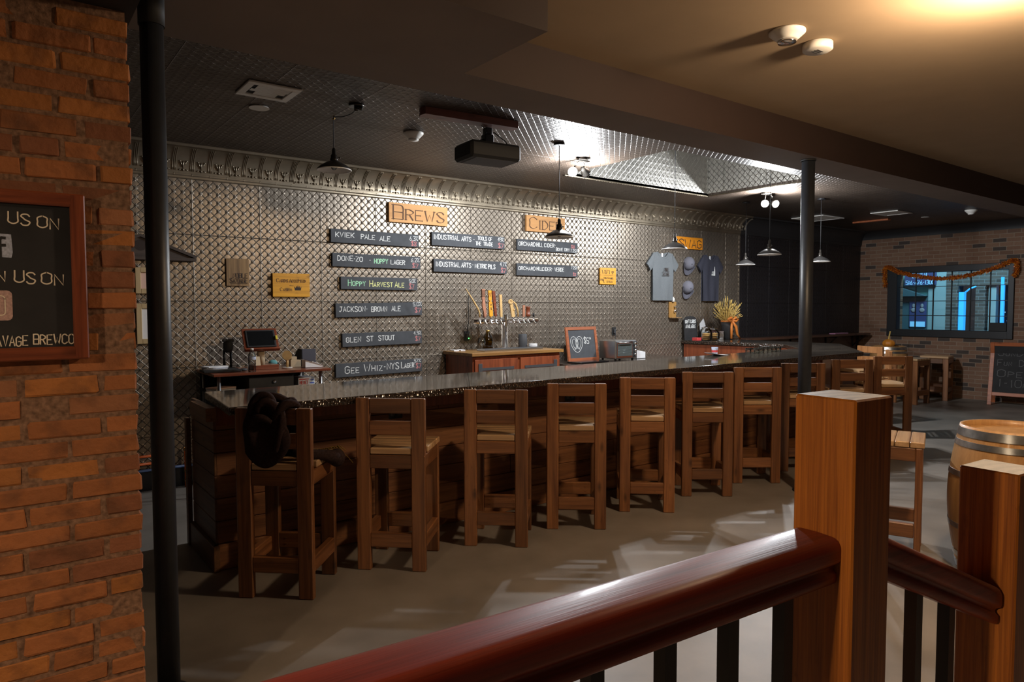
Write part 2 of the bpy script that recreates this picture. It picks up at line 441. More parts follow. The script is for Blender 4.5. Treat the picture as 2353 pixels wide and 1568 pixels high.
# ------------------------------------------------------------------ mesh helpers
class MB:
    """collects boxes, lathes, tubes, prisms and strokes; build() links them as ONE mesh object"""
    def __init__(s):
        s.v, s.f, s.m, s.sm, s.tint = [], [], [], [], None
    def add(s, vs, fs, mi=0, smooth=False):
        b = len(s.v)
        s.v += [tuple(v) for v in vs]
        for f in fs:
            s.f.append([b + i for i in f]); s.m.append(mi); s.sm.append(smooth)
    def box(s, x0, x1, y0, y1, z0, z1, c=0.0, mi=0, M=None):
        cs = []
        if c <= 0:
            vs = [(x, y, z) for z in (z0, z1) for y in (y0, y1) for x in (x0, x1)]
            fs = [(0, 2, 3, 1), (4, 5, 7, 6), (0, 1, 5, 4), (2, 6, 7, 3), (0, 4, 6, 2), (1, 3, 7, 5)]
        else:
            vs, idx = [], {}
            X, Y, Z = (x0, x1), (y0, y1), (z0, z1)
            for i in (0, 1):
                for j in (0, 1):
                    for k in (0, 1):
                        sx, sy, sz = (c, -c)[i], (c, -c)[j], (c, -c)[k]
                        idx[i, j, k] = len(vs)
                        vs += [(X[i], Y[j] + sy, Z[k] + sz), (X[i] + sx, Y[j], Z[k] + sz), (X[i] + sx, Y[j] + sy, Z[k])]
            g = lambda i, j, k, a: idx[i, j, k] + a
            fs = []
            for i in (0, 1):
                fs.append([g(i, 0, 0, 0), g(i, 1, 0, 0), g(i, 1, 1, 0), g(i, 0, 1, 0)][:: (-1 if i == 0 else 1)])
                fs.append([g(0, i, 0, 1), g(1, i, 0, 1), g(1, i, 1, 1), g(0, i, 1, 1)][:: (1 if i == 0 else -1)])
                fs.append([g(0, 0, i, 2), g(1, 0, i, 2), g(1, 1, i, 2), g(0, 1, i, 2)][:: (-1 if i == 0 else 1)])
            for a in (0, 1):
                for b in (0, 1):
                    fs.append([g(a, b, 0, 0), g(a, b, 1, 0), g(a, b, 1, 1), g(a, b, 0, 1)])
                    fs.append([g(a, 0, b, 0), g(a, 1, b, 0), g(a, 1, b, 2), g(a, 0, b, 2)])
                    fs.append([g(0, a, b, 1), g(1, a, b, 1), g(1, a, b, 2), g(0, a, b, 2)])
            for i in (0, 1):
                for j in (0, 1):
                    for k in (0, 1):
                        fs.append([g(i, j, k, 0), g(i, j, k, 1), g(i, j, k, 2)])
        if M is not None:
            vs = [M @ Vector(v) for v in vs]
        s.add(vs, fs, mi)
        return s
    def cbox(s, cx, cy, cz, sx, sy, sz, c=0.0, mi=0, M=None):
        return s.box(cx - sx / 2, cx + sx / 2, cy - sy / 2, cy + sy / 2, cz - sz / 2, cz + sz / 2, c, mi, M)
    def lathe(s, prof, n=24, o=(0, 0, 0), M=None, mi=0, smooth=True, caps=True):
        vs, fs = [], []
        for r, z in prof:
            for i in range(n):
                a = 2 * math.pi * i / n
                vs.append(Vector((o[0] + r * math.cos(a), o[1] + r * math.sin(a), o[2] + z)))
        for k in range(len(prof) - 1):
            for i in range(n):
                j = (i + 1) % n
                fs.append((k * n + i, k * n + j, (k + 1) * n + j, (k + 1) * n + i))
        if M is not None:
            vs = [M @ v for v in vs]
        s.add(vs, fs, mi, smooth)
        if caps:
            b = len(s.v) - len(vs)
            for k, fl in ((0, True), (len(prof) - 1, False)):
                if prof[k][0] > 1e-4:
                    ring = [b + k * n + i for i in range(n)]
                    s.f.append(ring[::-1] if fl else ring); s.m.append(mi); s.sm.append(False)
        return s
    def tube(s, path, r, n=8, mi=0, smooth=True, caps=True):
        P = [Vector(p) for p in path]
        rs = r if isinstance(r, (list, tuple)) else [r] * len(P)
        vs, up = [], None
        for k, p in enumerate(P):
            t = (P[min(k + 1, len(P) - 1)] - P[max(k - 1, 0)]).normalized()
            if up is None:
                up = Vector((0, 0, 1)) if abs(t.z) < 0.9 else Vector((1, 0, 0))
            a = t.cross(up).normalized()
            b2 = a.cross(t).normalized()
            up = b2
            for i in range(n):
                g = 2 * math.pi * i / n
                vs.append(p + rs[k] * (math.cos(g) * a + math.sin(g) * b2))
        fs = []
        for k in range(len(P) - 1):
            for i in range(n):
                j = (i + 1) % n
                fs.append((k * n + i, k * n + j, (k + 1) * n + j, (k + 1) * n + i))
        s.add(vs, fs, mi, smooth)
        if caps:
            b = len(s.v) - len(vs)
            s.f.append([b + i for i in range(n)][::-1]); s.m.append(mi); s.sm.append(False)
            s.f.append([b + (len(P) - 1) * n + i for i in range(n)]); s.m.append(mi); s.sm.append(False)
        return s
    def prism(s, poly, z0, z1, M=None, mi=0, mside=None, zt=None):
        n = len(poly)
        vs = [Vector((x, y, z0 if zt is None else z0 + zt(x, y))) for x, y in poly] + [Vector((x, y, z1 if zt is None else z1 + zt(x, y))) for x, y in poly]
        if M is not None:
            vs = [M @ v for v in vs]
        s.add(vs, [list(range(n))[::-1], list(range(n, 2 * n))], mi)
        b = len(s.v) - 2 * n
        for i in range(n):
            j = (i + 1) % n
            s.f.append([b + i, b + j, b + n + j, b + n + i]); s.m.append(mi if mside is None else mside); s.sm.append(False)
        return s
    def ellipsoid(s, c, rx, ry, rz, M=None, nu=10, nv=7, mi=0):
        vs, fs = [], []
        for j in range(nv + 1):
            t = math.pi * j / nv
            for i in range(nu):
                a = 2 * math.pi * i / nu
                vs.append(Vector((rx * math.sin(t) * math.cos(a), ry * math.sin(t) * math.sin(a), rz * math.cos(t))))
        for j in range(nv):
            for i in range(nu):
                k = (i + 1) % nu
                fs.append((j * nu + i, (j + 1) * nu + i, (j + 1) * nu + k, j * nu + k))
        if M is not None:
            vs = [M @ v for v in vs]
        s.add([v + Vector(c) for v in vs], fs, mi, True)
        return s
    def sheet(s, fn, nu, nv, mi=0, smooth=True):
        vs = [fn(i / nu, j / nv) for j in range(nv + 1) for i in range(nu + 1)]
        fs = [(j * (nu + 1) + i, j * (nu + 1) + i + 1, (j + 1) * (nu + 1) + i + 1, (j + 1) * (nu + 1) + i) for j in range(nv) for i in range(nu)]
        s.add(vs, fs, mi, smooth)
        return s
    def stroke(s, pts, w, y, mi=0, nib=None):
        """a ribbon in the x-z plane at depth y; nib=(thin, thick) gives pen contrast"""
        s.ns = getattr(s, 'ns', 0) + 1
        y -= 0.00005 * (s.ns % 60)      # each chalk stroke lies on the one before
        P = [Vector((p[0], 0, p[1])) for p in pts]
        if len(P) < 2:
            return
        vs = []
        for k, p in enumerate(P):
            t = P[min(k + 1, len(P) - 1)] - P[max(k - 1, 0)]
            t = t.normalized() if t.length > 1e-9 else Vector((1, 0, 0))
            nrm = Vector((-t.z, 0, t.x))
            ww = w
            if nib:
                # vertical strokes heavy, horizontals and up-strokes fine
                ww = nib[0] + (nib[1] - nib[0]) * min(1.0, abs(t.z * 0.94 - t.x * 0.34) ** 1.3)
            e = Vector((0, 0, 0))
            if k == 0:
                e = -t * ww * 0.3
            if k == len(P) - 1:
                e = t * ww * 0.3
            vs += [p + e + nrm * ww / 2 + Vector((0, y, 0)), p + e - nrm * ww / 2 + Vector((0, y, 0))]
        fs = [(2 * k, 2 * k + 1, 2 * k + 3, 2 * k + 2) for k in range(len(P) - 1)]
        s.add(vs, fs, mi)
    def build(s, name, mats, parent=None, loc=None, rot=None):
        me = bpy.data.meshes.new(name)
        me.from_pydata(s.v, [], s.f)
        for mt in (mats if isinstance(mats, (list, tuple)) else [mats]):
            me.materials.append(MATS[mt])
        me.polygons.foreach_set('material_index', s.m)
        me.polygons.foreach_set('use_smooth', s.sm)
        if s.tint:
            at = me.color_attributes.new('tint', 'FLOAT_COLOR', 'POINT')
            for i, c in enumerate(s.tint):
                at.data[i].color = c
        me.update()
        o = bpy.data.objects.new(name, me)
        COL.objects.link(o)
        if parent:
            o.parent = parent
        if loc:
            o.location = loc
        if rot:
            o.rotation_euler = rot
        return o

def tag(o, label=None, cat=None, group=None, kind=None):
    if label: o['label'] = label
    if cat: o['category'] = cat
    if group: o['group'] = group
    if kind: o['kind'] = kind
    return o

def thing(name, label, cat, loc=(0, 0, 0), rot=(0, 0, 0), group=None):
    o = bpy.data.objects.new(name, None)
    o.empty_display_size = 0.05
    COL.objects.link(o)
    o.location = loc
    o.rotation_euler = rot
    return tag(o, label, cat, group)

def struct(o):
    o['kind'] = 'structure'
    return o

def dup(root, loc, rot, label, group=None):
    r = root.copy(); COL.objects.link(r)
    r.location = loc; r.rotation_euler = rot
    r['label'] = label
    if group: r['group'] = group
    for ch in list(root.children):
        c = ch.copy(); COL.objects.link(c); c.parent = r
        for g in list(ch.children):
            d = g.copy(); COL.objects.link(d); d.parent = c
    return r

# ------------------------------------------------------------------ lettering (hand-drawn strokes on a 4 x 6 grid)
GL = {
 'A': '00 26 40|12 32', 'B': '06 00|~06 36 45 43 33 03|~03 33 43 41 40 30 00', 'C': '~45 26 05 03 01 20 41', 'D': '06 00|~06 16 26 44 42 20 10 00',
 'E': '46 06 00 40|03 33', 'F': '46 06 00|03 33', 'G': '~45 26 05 03 01 20 41|41 43 23', 'H': '06 00|46 40|03 43', 'I': '26 20', 'J': '~36 32 21 10 01|16 46',
 'K': '06 00|46 02|13 40', 'L': '06 00 40', 'M': '00 06 22 46 40', 'N': '00 06 40 46', 'O': '~26 05 03 01 20 41 43 45 26', 'P': '06 00|~06 16 26 45 44 23 13 03',
 'Q': '~26 05 03 01 20 41 43 45 26|22 40', 'R': '06 00|~06 16 26 45 44 23 13 03|23 40', 'S': '~45 36 16 05 14 23 42 41 30 10 01', 'T': '06 46|26 20',
 'U': '~06 03 01 20 41 43 46', 'V': '06 20 46', 'W': '06 10 24 30 46', 'X': '06 40|46 00', 'Y': '06 23 46|23 20', 'Z': '06 46 00 40',
 '0': '~26 05 01 20 41 45 26', '1': '15 26 20', '2': '~05 16 36 44 22 00|00 40', '3': '~06 36 44 23|~23 43 41 20 00', '4': '36 02 42|36 30', '5': '46 06 03|~03 33 42 40 20 00',
 '6': '~36 13 01 20 40 42 23 02', '7': '06 46 10', '8': '~26 16 05 14 32 41 30 10 01 12 34 45 36 26', '9': '~43 23 04 06 26 45 42 20',
 '$': '~45 36 16 05 14 32 41 30 10 01|27 2.', '%': '00 46|~06 16 15 05 06|~41 31 30 40 41', '-': '13 33', '.': '20 2.', ':': '24 25|21 20', "'": '26 25', '/': '00 46', 'f': '~46 36 25 20|14 44',
}
def cat_spline(pts, n=5):
    out = []
    m = len(pts)
    for i in range(m - 1):
        p0, p1, p2, p3 = pts[max(i - 1, 0)], pts[i], pts[i + 1], pts[min(i + 2, m - 1)]
        for k in range(n):
            t = k / n
            out.append(tuple(0.5 * (2 * b + (c - a) * t + (2 * a - 5 * b + 4 * c - d) * t * t + (3 * b - a - 3 * c + d) * t ** 3) for a, b, c, d in zip(p0, p1, p2, p3)))
    out.append(pts[-1])
    return out

WIDTH = {'I': 0.35, '1': 0.55, '.': 0.35, ':': 0.35, "'": 0.3, '-': 0.8, 'M': 1.25, 'W': 1.35, ' ': 0.8, '%': 1.1}
def glyphs(ch):
    for st in GL.get(ch, '').split('|'):
        if not st:
            continue
        smooth = st[0] == '~'
        pts = []
        for tk in st.lstrip('~').split():
            x = int(tk[0]); z = -0.4 if tk[1] == '.' else int(tk[1])
            pts.append((x / 4.0, z / 6.0))
        if len(pts) > 2 and smooth:
            pts = cat_spline(pts)
        yield pts

def write(mb, text, x, z, h, width=None, w=0.008, y=-0.001, aspect=0.62, gap=0.30, jit=0.03, small=0.74, mi=0, serif=False, nib=None, seed=0, slope=0.0):
    """letters from left x, baseline z, cap height h; lower-case letters are drawn as small capitals"""
    rr = random.Random(seed + len(text))
    adv = []
    for ch in text:
        hh = h * (small if ch.islower() and ch != 'f' else 1.0)
        adv.append(WIDTH.get(ch.upper(), 1.0) * aspect * hh)
    total = sum(adv) + gap * aspect * h * (len(text) - 1)
    k = 1.0 if width is None else width / total
    cx = x
    for ch, a in zip(text, adv):
        up = ch if ch == 'f' else ch.upper()
        hh = h * (small if ch.islower() and ch != 'f' else 1.0)
        jz, js = rr.uniform(-jit, jit) * h, 1 + rr.uniform(-jit, jit)
        narrow = WIDTH.get(up, 1.0)
        for pts in glyphs(up):
            q = []
            for px, pz in pts:
                gx = px if narrow >= 0.8 else (0.5 + (px - 0.5) * 0.0 if up in 'I.:\'' else px)
                q.append((cx + gx * a * k * 0.94 * js + (jit * 0.4 * pz * h), z + slope * (cx - x) + jz + pz * hh * js))
            mb.stroke(q, w, y, mi, nib)
            if serif:
                for e in (q[0], q[-1]):
                    ez = (e[1] - z) / hh
                    other = q[1] if e is q[0] else q[-2]
                    d = abs(other[0] - e[0]) / (abs(other[1] - e[1]) + 1e-6)
                    if (ez < 0.06 or ez > 0.94) and d < 0.75:
                        sw = hh * 0.13
                        mb.stroke([(e[0] - sw, e[1]), (e[0] + sw, e[1])], nib[0] * 1.1, y - 0.0002, mi)
                    elif d > 1.5 and abs(ez) < 1.05:
                        mb.stroke([(e[0], e[1] - hh * 0.06), (e[0], e[1] + hh * 0.06)], nib[0], y - 0.0002, mi)
        cx += a * k + gap * aspect * h * k
    return cx

# ------------------------------------------------------------------ the setting
b = MB(); b.box(-5, 14.0, -4, 7.03, -0.1, 0)
struct(b.build('floor', 'concrete'))
b = MB(); b.box(-2.5, 9.97, 7.03, 7.15, 0, 3.4); b.box(9.97, 14.0, 7.03, 7.15, 0, 3.4, mi=1); b.box(9.955, 9.985, 7.024, 7.03, 0, 2.87)
struct(b.build('wall_back', ['pewter_tin', 'black_tin']))
b = MB(); b.box(-2.5, 9.9, 7.0, 7.028, 0, 0.20)
struct(b.build('baseboard_back', 'iron_black'))

b = MB(); b.box(-5.1, -5.0, -4, 7.15, 0, 3.4)
struct(b.build('wall_entry', 'soffit_face'))
b = MB(); b.box(-5.1, 14.2, -4.1, -4.0, 0, 3.4)
struct(b.build('wall_front', 'soffit_face'))
# tin ceiling around the recessed well
WX0, WX1, WY0, WY1, ZC = 5.12, 7.63, 4.36, 5.88, 3.14
b = MB()
for x0, x1, y0, y1 in ((-2.5, WX0, 3.5, 7.03), (WX1, 14.0, 3.5, 7.03), (WX0, WX1, 3.5, WY0), (WX0, WX1, WY1, 7.03)):
    b.box(x0, x1, y0, y1, ZC, ZC + 0.03)
struct(b.build('ceiling', 'ceiling_tin'))
b = MB()
h = 0.75
b.box(WX0 - 0.02, WX1 + 0.02, WY1, WY1 + 0.03, ZC, ZC + h, mi=0)
b.box(WX0 - 0.02, WX1 + 0.02, WY0 - 0.03, WY0, ZC + 0.03, ZC + h, mi=0)
b.box(WX0 - 0.03, WX0, WY0, WY1, ZC + 0.03, ZC + h, mi=1)
b.box(WX1, WX1 + 0.03, WY0, WY1, ZC + 0.03, ZC + h, mi=1)
b.box(WX0 - 0.02, WX1 + 0.02, WY0, WY1, ZC + h, ZC + h + 0.03, mi=0)
b.tube([(WX0, WY1, ZC - 0.004), (WX1, WY1, ZC - 0.004)], 0.009, 8, mi=2)
b.tube([(WX1, WY1, ZC - 0.004), (WX1, WY0, ZC - 0.004)], 0.009, 8, mi=2)
for i in range(60):
    b.ellipsoid((WX0 + (WX1 - WX0) * (i + 0.5) / 60, WY1 - 0.004, ZC - 0.011), 0.014, 0.008, 0.006, nu=6, nv=4, mi=2)
struct(b.build('ceiling_well', ['well_tin', 'well_tin_side', 'cornice_tin']))

# cove cornice with leaf motifs along the tin wall
b = MB()
CYC, CZC, CR = 6.80, 2.925, 0.20
prof = [(7.03, 2.868), (7.012, 2.870), (7.006, 2.880), (7.012, 2.890), (7.006, 2.896), (6.996, 2.906), (7.004, 2.916)]
prof += [(CYC + CR * math.cos(R(a)), CZC + CR * math.sin(R(a))) for a in range(0, 91, 9)]
prof += [(6.785, 3.118), (6.772, 3.122), (6.770, 3.136), (6.755, 3.14)]
fs = [(2 * k, 2 * k + 1, 2 * k + 3, 2 * k + 2) for k in range(len(prof) - 1)]
for xa, xb, mi in ((-1.5, 9.97, 0), (9.97, 13.98, 1)):
    b.add([(xx, y, z) for y, z in prof for xx in (xa, xb)], fs, mi, True)
def on_cove(x, ang, lift=0.0):
    a = R(ang)
    return Vector((x, CYC + (CR - lift) * math.cos(a), CZC + (CR - lift) * math.sin(a)))
def cove_blob(x, ang, rx, rt, lift, roll=0.0):
    n = Vector((0, -math.cos(R(ang)), -math.sin(R(ang))))
    t = Vector((0, -math.sin(R(ang)), math.cos(R(ang))))
    X = Vector((1, 0, 0))
    ax, at = X * math.cos(roll) + t * math.sin(roll), -X * math.sin(roll) + t * math.cos(roll)
    M = Matrix((ax, at, n)).transposed().to_4x4()
    b.ellipsoid(on_cove(x, ang), rx, rt, lift, M, 8, 5)
pitch = 0.6225 / 4
x = 1.506 - 6.5 * pitch
i = 0
while x < 10.0:
    cove_blob(x, 20, 0.011, 0.036, 0.016)                 # middle leaf
    cove_blob(x - 0.016, 22, 0.008, 0.026, 0.013, 0.5)
    cove_blob(x + 0.016, 22, 0.008, 0.026, 0.013, -0.5)
    cove_blob(x - 0.030, 29, 0.012, 0.006, 0.010, 0.3)    # curled tips
    cove_blob(x + 0.030, 29, 0.012, 0.006, 0.010, -0.3)
    cove_blob(x, 6, 0.013, 0.013, 0.016)                  # bead at the foot
    cove_blob(x - 0.03, 6, 0.014, 0.008, 0.008, 0.4)
    cove_blob(x + 0.03, 6, 0.014, 0.008, 0.008, -0.4)
    for dx in (-0.014, 0.0, 0.014):                       # triple rib between motifs
        xr = x + pitch / 2 + dx
        b.tube([on_cove(xr, a, 0.002) for a in range(4, 78, 8)], 0.0042, 5)
    b.ellipsoid((x + pitch / 2, 7.004, 2.906), 0.006, 0.008, 0.012, nu=6, nv=4)
    if i % 4 == 0:
        xr = x + pitch / 2 + 0.028
        b.tube([on_cove(xr, a, 0.0) for a in range(0, 91, 9)], 0.005, 5)
    x += pitch; i += 1
struct(b.build('trim_1', ['cornice_tin', 'cove_black']))

# black cove at the head of the brick end wall
b = MB()
vs = []
for a in range(0, 91, 10):
    yy = 13.78 + 0.20 * math.cos(R(a)); zz = 2.99 + 0.15 * math.sin(R(a))
    vs += [(yy, 3.5, zz), (yy, 7.03, zz)]
b.add(vs, [(2 * k, 2 * k + 1, 2 * k + 3, 2 * k + 2) for k in range(9)], 0, True)
struct(b.build('trim_2', 'cove_black'))

# beam over the poles, deep soffit block at the left, tan ceiling of the entrance side
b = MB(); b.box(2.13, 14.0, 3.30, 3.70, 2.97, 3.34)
o = b.build('trim_3', ['soffit_bounce', 'soffit_face'])
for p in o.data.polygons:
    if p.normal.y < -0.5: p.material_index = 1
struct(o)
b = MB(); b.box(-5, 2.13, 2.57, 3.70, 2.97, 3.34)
o = b.build('trim_4', ['soffit_bounce', 'soffit_face'])
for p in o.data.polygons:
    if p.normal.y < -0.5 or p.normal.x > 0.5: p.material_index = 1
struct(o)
b = MB(); b.box(-5, 14.0, -4, 3.32, 3.24, 3.30)
struct(b.build('ceiling_front', 'tan_paint'))

# brick pier at the left, in front of the dark timber plate
b = MB(); b.tint = []
def tint_to(c):
    while len(b.tint) < len(b.v):
        b.tint.append((*c, 1))
b.box(-0.9, 0.392, 2.7815, 3.12, 0, 2.70, mi=1); tint_to((0.2, 0.1, 0.05))
CH = 0.0725
rows = int(2.70 / CH)
br = random.Random(11)
for k in range(rows + 1):
    z0 = k * CH; z1 = min(z0 + CH - br.uniform(0.010, 0.016), 2.70)
    if z1 - z0 < 0.02: continue
    xr = 0.40 + br.uniform(-0.004, 0.004)
    first = 0.105 if k % 2 else 0.208
    if br.random() < 0.12: first = 0.15
    while xr > -0.9:
        L = first + br.uniform(-0.008, 0.008); first = 0.205 if br.random() > 0.14 else 0.11
        xl = xr - L
        t = br.random()
        base = (0.37, 0.128, 0.042)
        if t < 0.16: base = (0.25, 0.088, 0.040)
        elif t < 0.36: base = (0.43, 0.155, 0.038)
        elif t < 0.5: base = (0.36, 0.145, 0.065)
        v = br.uniform(0.85, 1.1)
        y0 = 2.776 + br.uniform(-0.003, 0.006)
        n0 = len(b.v)
        b.box(xl, xr, y0, 2.90, z0, z1, 0.0045)
        for q in range(n0, len(b.v)):
            px, py, pz = b.v[q]
            if py < 2.80:
                b.v[q] = (px + br.uniform(-0.0035, 0.0035), py + br.uniform(-0.001, 0.001), pz + br.uniform(-0.0025, 0.0025))
        tint_to(tuple(c * v for c in base))
        xr = xl - br.uniform(0.010, 0.019)
        if xr < -0.88: break
struct(b.build('wall_left', ['old_brick', 'mortar']))
b = MB(); b.box(-2.2, 0.42, 2.62, 3.14, 2.70, 2.969)
struct(b.build('trim_5', 'matte_black'))

# brick end wall with the street window
FX = 14.0
gy0, gy1, gz0, gz1 = 4.455, 6.305, 1.222, 2.312
b = MB()
for y0, y1, z0, z1 in ((-4, gy0, 0, 3.4), (gy1, 7.03, 0, 3.4), (gy0, gy1, 0, gz0), (gy0, gy1, gz1, 3.4)):
    b.box(FX, FX + 0.24, y0, y1, z0, z1)
struct(b.build('wall_right', 'far_brick'))
win = thing('window_1', None, None)
struct(win)
b = MB()
oy0, oy1, oz0, oz1 = 4.375, 6.475, 1.095, 2.42
for y0, y1, z0, z1 in ((oy0, gy0 + 0.01, oz0, oz1), (gy1 - 0.01, oy1, oz0, oz1), (gy0, gy1, oz0, gz0 + 0.01), (gy0, gy1, gz1 - 0.01, oz1)):
    b.box(FX - 0.035, FX + 0.12, y0, y1, z0, z1, 0.006)
b.build('window_frame', 'iron_black', win)
b = MB()
for i in range(1, 6):
    yy = gy0 + (gy1 - gy0) * i / 6
    b.cbox(FX + 0.075, yy, (gz0 + gz1) / 2, 0.03, 0.014, gz1 - gz0)
for i in range(1, 4):
    zz = gz0 + (gz1 - gz0) * i / 4
    b.cbox(FX + 0.075, (gy0 + gy1) / 2, zz, 0.028, gy1 - gy0, 0.012)
b.build('muntins', 'iron_black', win)
b = MB(); b.add([(FX + 0.08, gy0, gz0), (FX + 0.08, gy1, gz0), (FX + 0.08, gy1, gz1), (FX + 0.08, gy0, gz1)], [(0, 1, 2, 3)])
b.build('glass_panes', 'window_glass', win)

# across the street, seen through the panes
b = MB(); b.box(FX + 0.24, 22, 2, 12, -0.3, -0.02)
struct(b.build('street_ground', 'street_dark'))
bl = thing('street_building', 'teal shop front with brick pier and lit arch seen through the far window', 'building', (17.0, 6.6, -0.02))
def bpart(name, mat, y0, y1, z0, z1, x0=17.0, x1=17.2, c=0):
    q = MB(); q.box(x0 - 17, x1 - 17, y0 - 6.6, y1 - 6.6, z0 + 0.02, z1 + 0.02, c)
    return q.build(name, mat, bl)
bpart('teal_wall', 'teal_wall', 6.98, 9.5, 0, 4.6, 17.06, 17.3)
bpart('shop_window', 'teal_dark', 6.98, 7.68, 0, 1.92, 16.99, 17.08)
q = MB(); q.prism([(0.38, 1.90), (1.08, 1.90), (1.08, 2.16)], -0.14, 0.07, M=Matrix(((0, 0, 1, 0), (1, 0, 0, 0), (0, 1, 0, 0.02), (0, 0, 0, 1))))
q.build('awning', 'teal_dark', bl)
bpart('pale_column', 'pale_wall', 6.60, 6.97, 0, 4.6, 16.98, 17.25)
bpart('brick_pier', 'outside_brick', 6.36, 6.60, 0, 4.6, 16.97, 17.25)
bpart('upper_wall', 'outside_brick', 4.2, 6.36, 2.12, 4.6, 17.0, 17.25)
bpart('grey_pillar', 'outside_brick', 5.84, 6.03, 0, 2.12, 17.0, 17.2)
bpart('stone_pillar', 'pale_wall', 5.66, 5.80, 0, 2.12, 17.05, 17.2)
bpart('passage_back', 'sign_violet', 4.2, 6.36, 0, 2.2, 18.6, 18.7)
q = MB(); q.box(-0.02, 0.10, -0.355, -0.255, 0.0, 2.0); q.tube([(0.0, -0.36, 1.98), (0.0, -0.46, 2.07), (0.0, -0.58, 2.12)], 0.018, 6)
q.build('lit_arch', 'neon_blue', bl)
bpart('lit_post', 'neon_blue', 5.50, 5.56, 0, 2.28, 16.99, 17.05)
bpart('lit_panel', 'lit_box', 7.02, 7.34, 1.20, 1.32, 16.96, 17.0)
bpart('poster', 'sign_violet', 7.0, 7.36, 1.20, 1.78, 16.97, 17.0)
q = MB()
for yy in (7.27, 7.09):
    q.ellipsoid((-0.035, yy - 6.6, 1.70), 0.01, 0.035, 0.05); q.ellipsoid((-0.035, yy - 6.6, 1.60), 0.01, 0.06, 0.05)
q.build('poster_figures', 'skin_tone', bl)
sg = thing('shop_sign', 'violet shop sign with a phone number on the teal shop front', 'sign', (16.90, 7.12, 2.30))
q = MB(); q.box(0, 0.05, -0.33, 0.33, -0.15, 0.16); q.build('sign_panel', 'sign_violet', sg)
q = MB(); write(q, 'DENTAL', 0.0, 0.02, 0.11, 0.34, 0.016, 0.0); write(q, '516-676-1300', -0.14, -0.13, 0.085, 0.60, 0.014, 0.0)
q.build('sign_lettering', 'lit_cyan', sg, (-0.004, 0.16, 0), (0, 0, R(-90)))
for (yy, zz, sz) in ((5.98, 1.30, 0.02), (5.93, 1.24, 0.025), (6.12, 1.45, 0.03), (5.75, 1.28, 0.02), (5.63, 1.55, 0.03), (6.10, 1.22, 0.02), (5.90, 1.17, 0.018), (5.55, 1.36, 0.02)):
    q = MB(); q.cbox(0, 0, 0, 0.03, sz * 1.8, sz)
    tag(q.build('street_light', 'lit_cyan', None, (18.2, yy + (yy - 0) * 0.0 + 0.25, zz - 0.02)), 'small bluish light glinting in the street outside the window', 'street light', 'lights in the street outside')

# ------------------------------------------------------------------ poles
def pole(x, y, r, label, rough_cap):
    t = thing('support_pole', label, 'pole', (x, y, 0))
    q = MB(); q.lathe([(r, 0.012), (r, 2.95)], 28)
    q.build('shaft', 'steel_black', t)
    q = MB(); q.lathe([(r + 0.03, 0), (r + 0.03, 0.012)], 24); q.build('base_plate', 'iron_black', t)
    q = MB(); q.lathe([(r * 1.12, 2.84 if rough_cap else 2.955), (r * 1.12, 2.969)], 24); q.build('cap_plate', 'matte_black', t)
    return t
pole(0.555, 3.245, 0.0455, 'thick black steel pole beside the red brick pier', True)
pole(5.815, 3.40, 0.056, 'slim black steel pole rising behind the near newel post', False)

# ------------------------------------------------------------------ the bar
def bar_rise(x, y):
    return 0.05 * max(0.0, min(1.0, (x - 1.05) / 6.95))
top_poly = [(1.05, 4.12), (2.8, 4.0725), (4.5, 4.026), (6.3, 3.977), (7.95, 3.93), (9.42, 4.98), (9.48, 7.02), (8.50, 7.02), (8.70, 5.40), (8.0, 4.75), (6.3, 4.81), (4.5, 4.873), (2.8, 4.93), (1.12, 5.0)]
b = MB(); b.prism(top_poly, 1.052, 1.10, mi=0, mside=1, zt=bar_rise)
o = b.build('countertop', ['bar_top', 'bar_edge'])
mod = o.modifiers.new('bevel', 'BEVEL'); mod.width = 0.006; mod.segments = 2; mod.limit_method = 'ANGLE'
tag(o, 'long dark glossy bar top with speckled edge, running to the tin wall', 'bar top')

bar = thing('plank_bar', 'brown horizontal plank front of the bar under the glossy top', 'bar', (1.09, 4.60, 0))
ang = math.atan2(4.40 - 4.60, 8.0 - 1.09)
Mf = Matrix.Rotation(ang, 4, 'Z')
L = 6.75
b = MB()
bh = 0.146
for k in range(7):
    z0 = 0.02 + k * bh
    xs = [0.0]
    while xs[-1] < L - 0.3:
        xs.append(min(L, xs[-1] + rnd.uniform(1.1, 2.3)))
    if xs[-1] < L: xs[-1] = L
    for x0, x1 in zip(xs, xs[1:]):
        b.box(x0 + 0.0015, x1 - 0.0015, rnd.uniform(0, 0.004), 0.03, z0, z0 + bh - 0.004, 0.003, M=Mf)
b.box(0.01, L, 0.012, 0.05, 0.0, 1.04, M=Mf)
b.build('front_boards', 'bar_plank', bar)
b = MB(); b.box(-0.03, L, -0.028, 0.0, 0.0, 0.165, 0.004, M=Mf); b.build('plinth', 'bar_plank', bar)
b = MB(); b.box(-0.005, L, -0.02, 0.0, 0.925, 1.05, 0.003, M=Mf); b.build('apron_rail', 'cabinet_red', bar)
b = MB()
for k in range(7):
    z0 = 0.02 + k * bh
    b.box(-0.012, 0.014, 0.004, 0.62, z0, z0 + bh - 0.004, 0.003)
b.box(-0.04, 0.0, -0.05, 0.62, 0.0, 0.165, 0.004)
b.box(-0.05, -0.02, 0.60, 0.66, 0.0, 0.90, 0.004)
b.build('end_boards', 'bar_plank_end', bar)
b = MB(); b.box(-0.075, -0.012, -0.09, 0.36, 0.965, 1.051, 0.004); b.build('end_rail', 'bar_plank_end', bar)
b = MB()
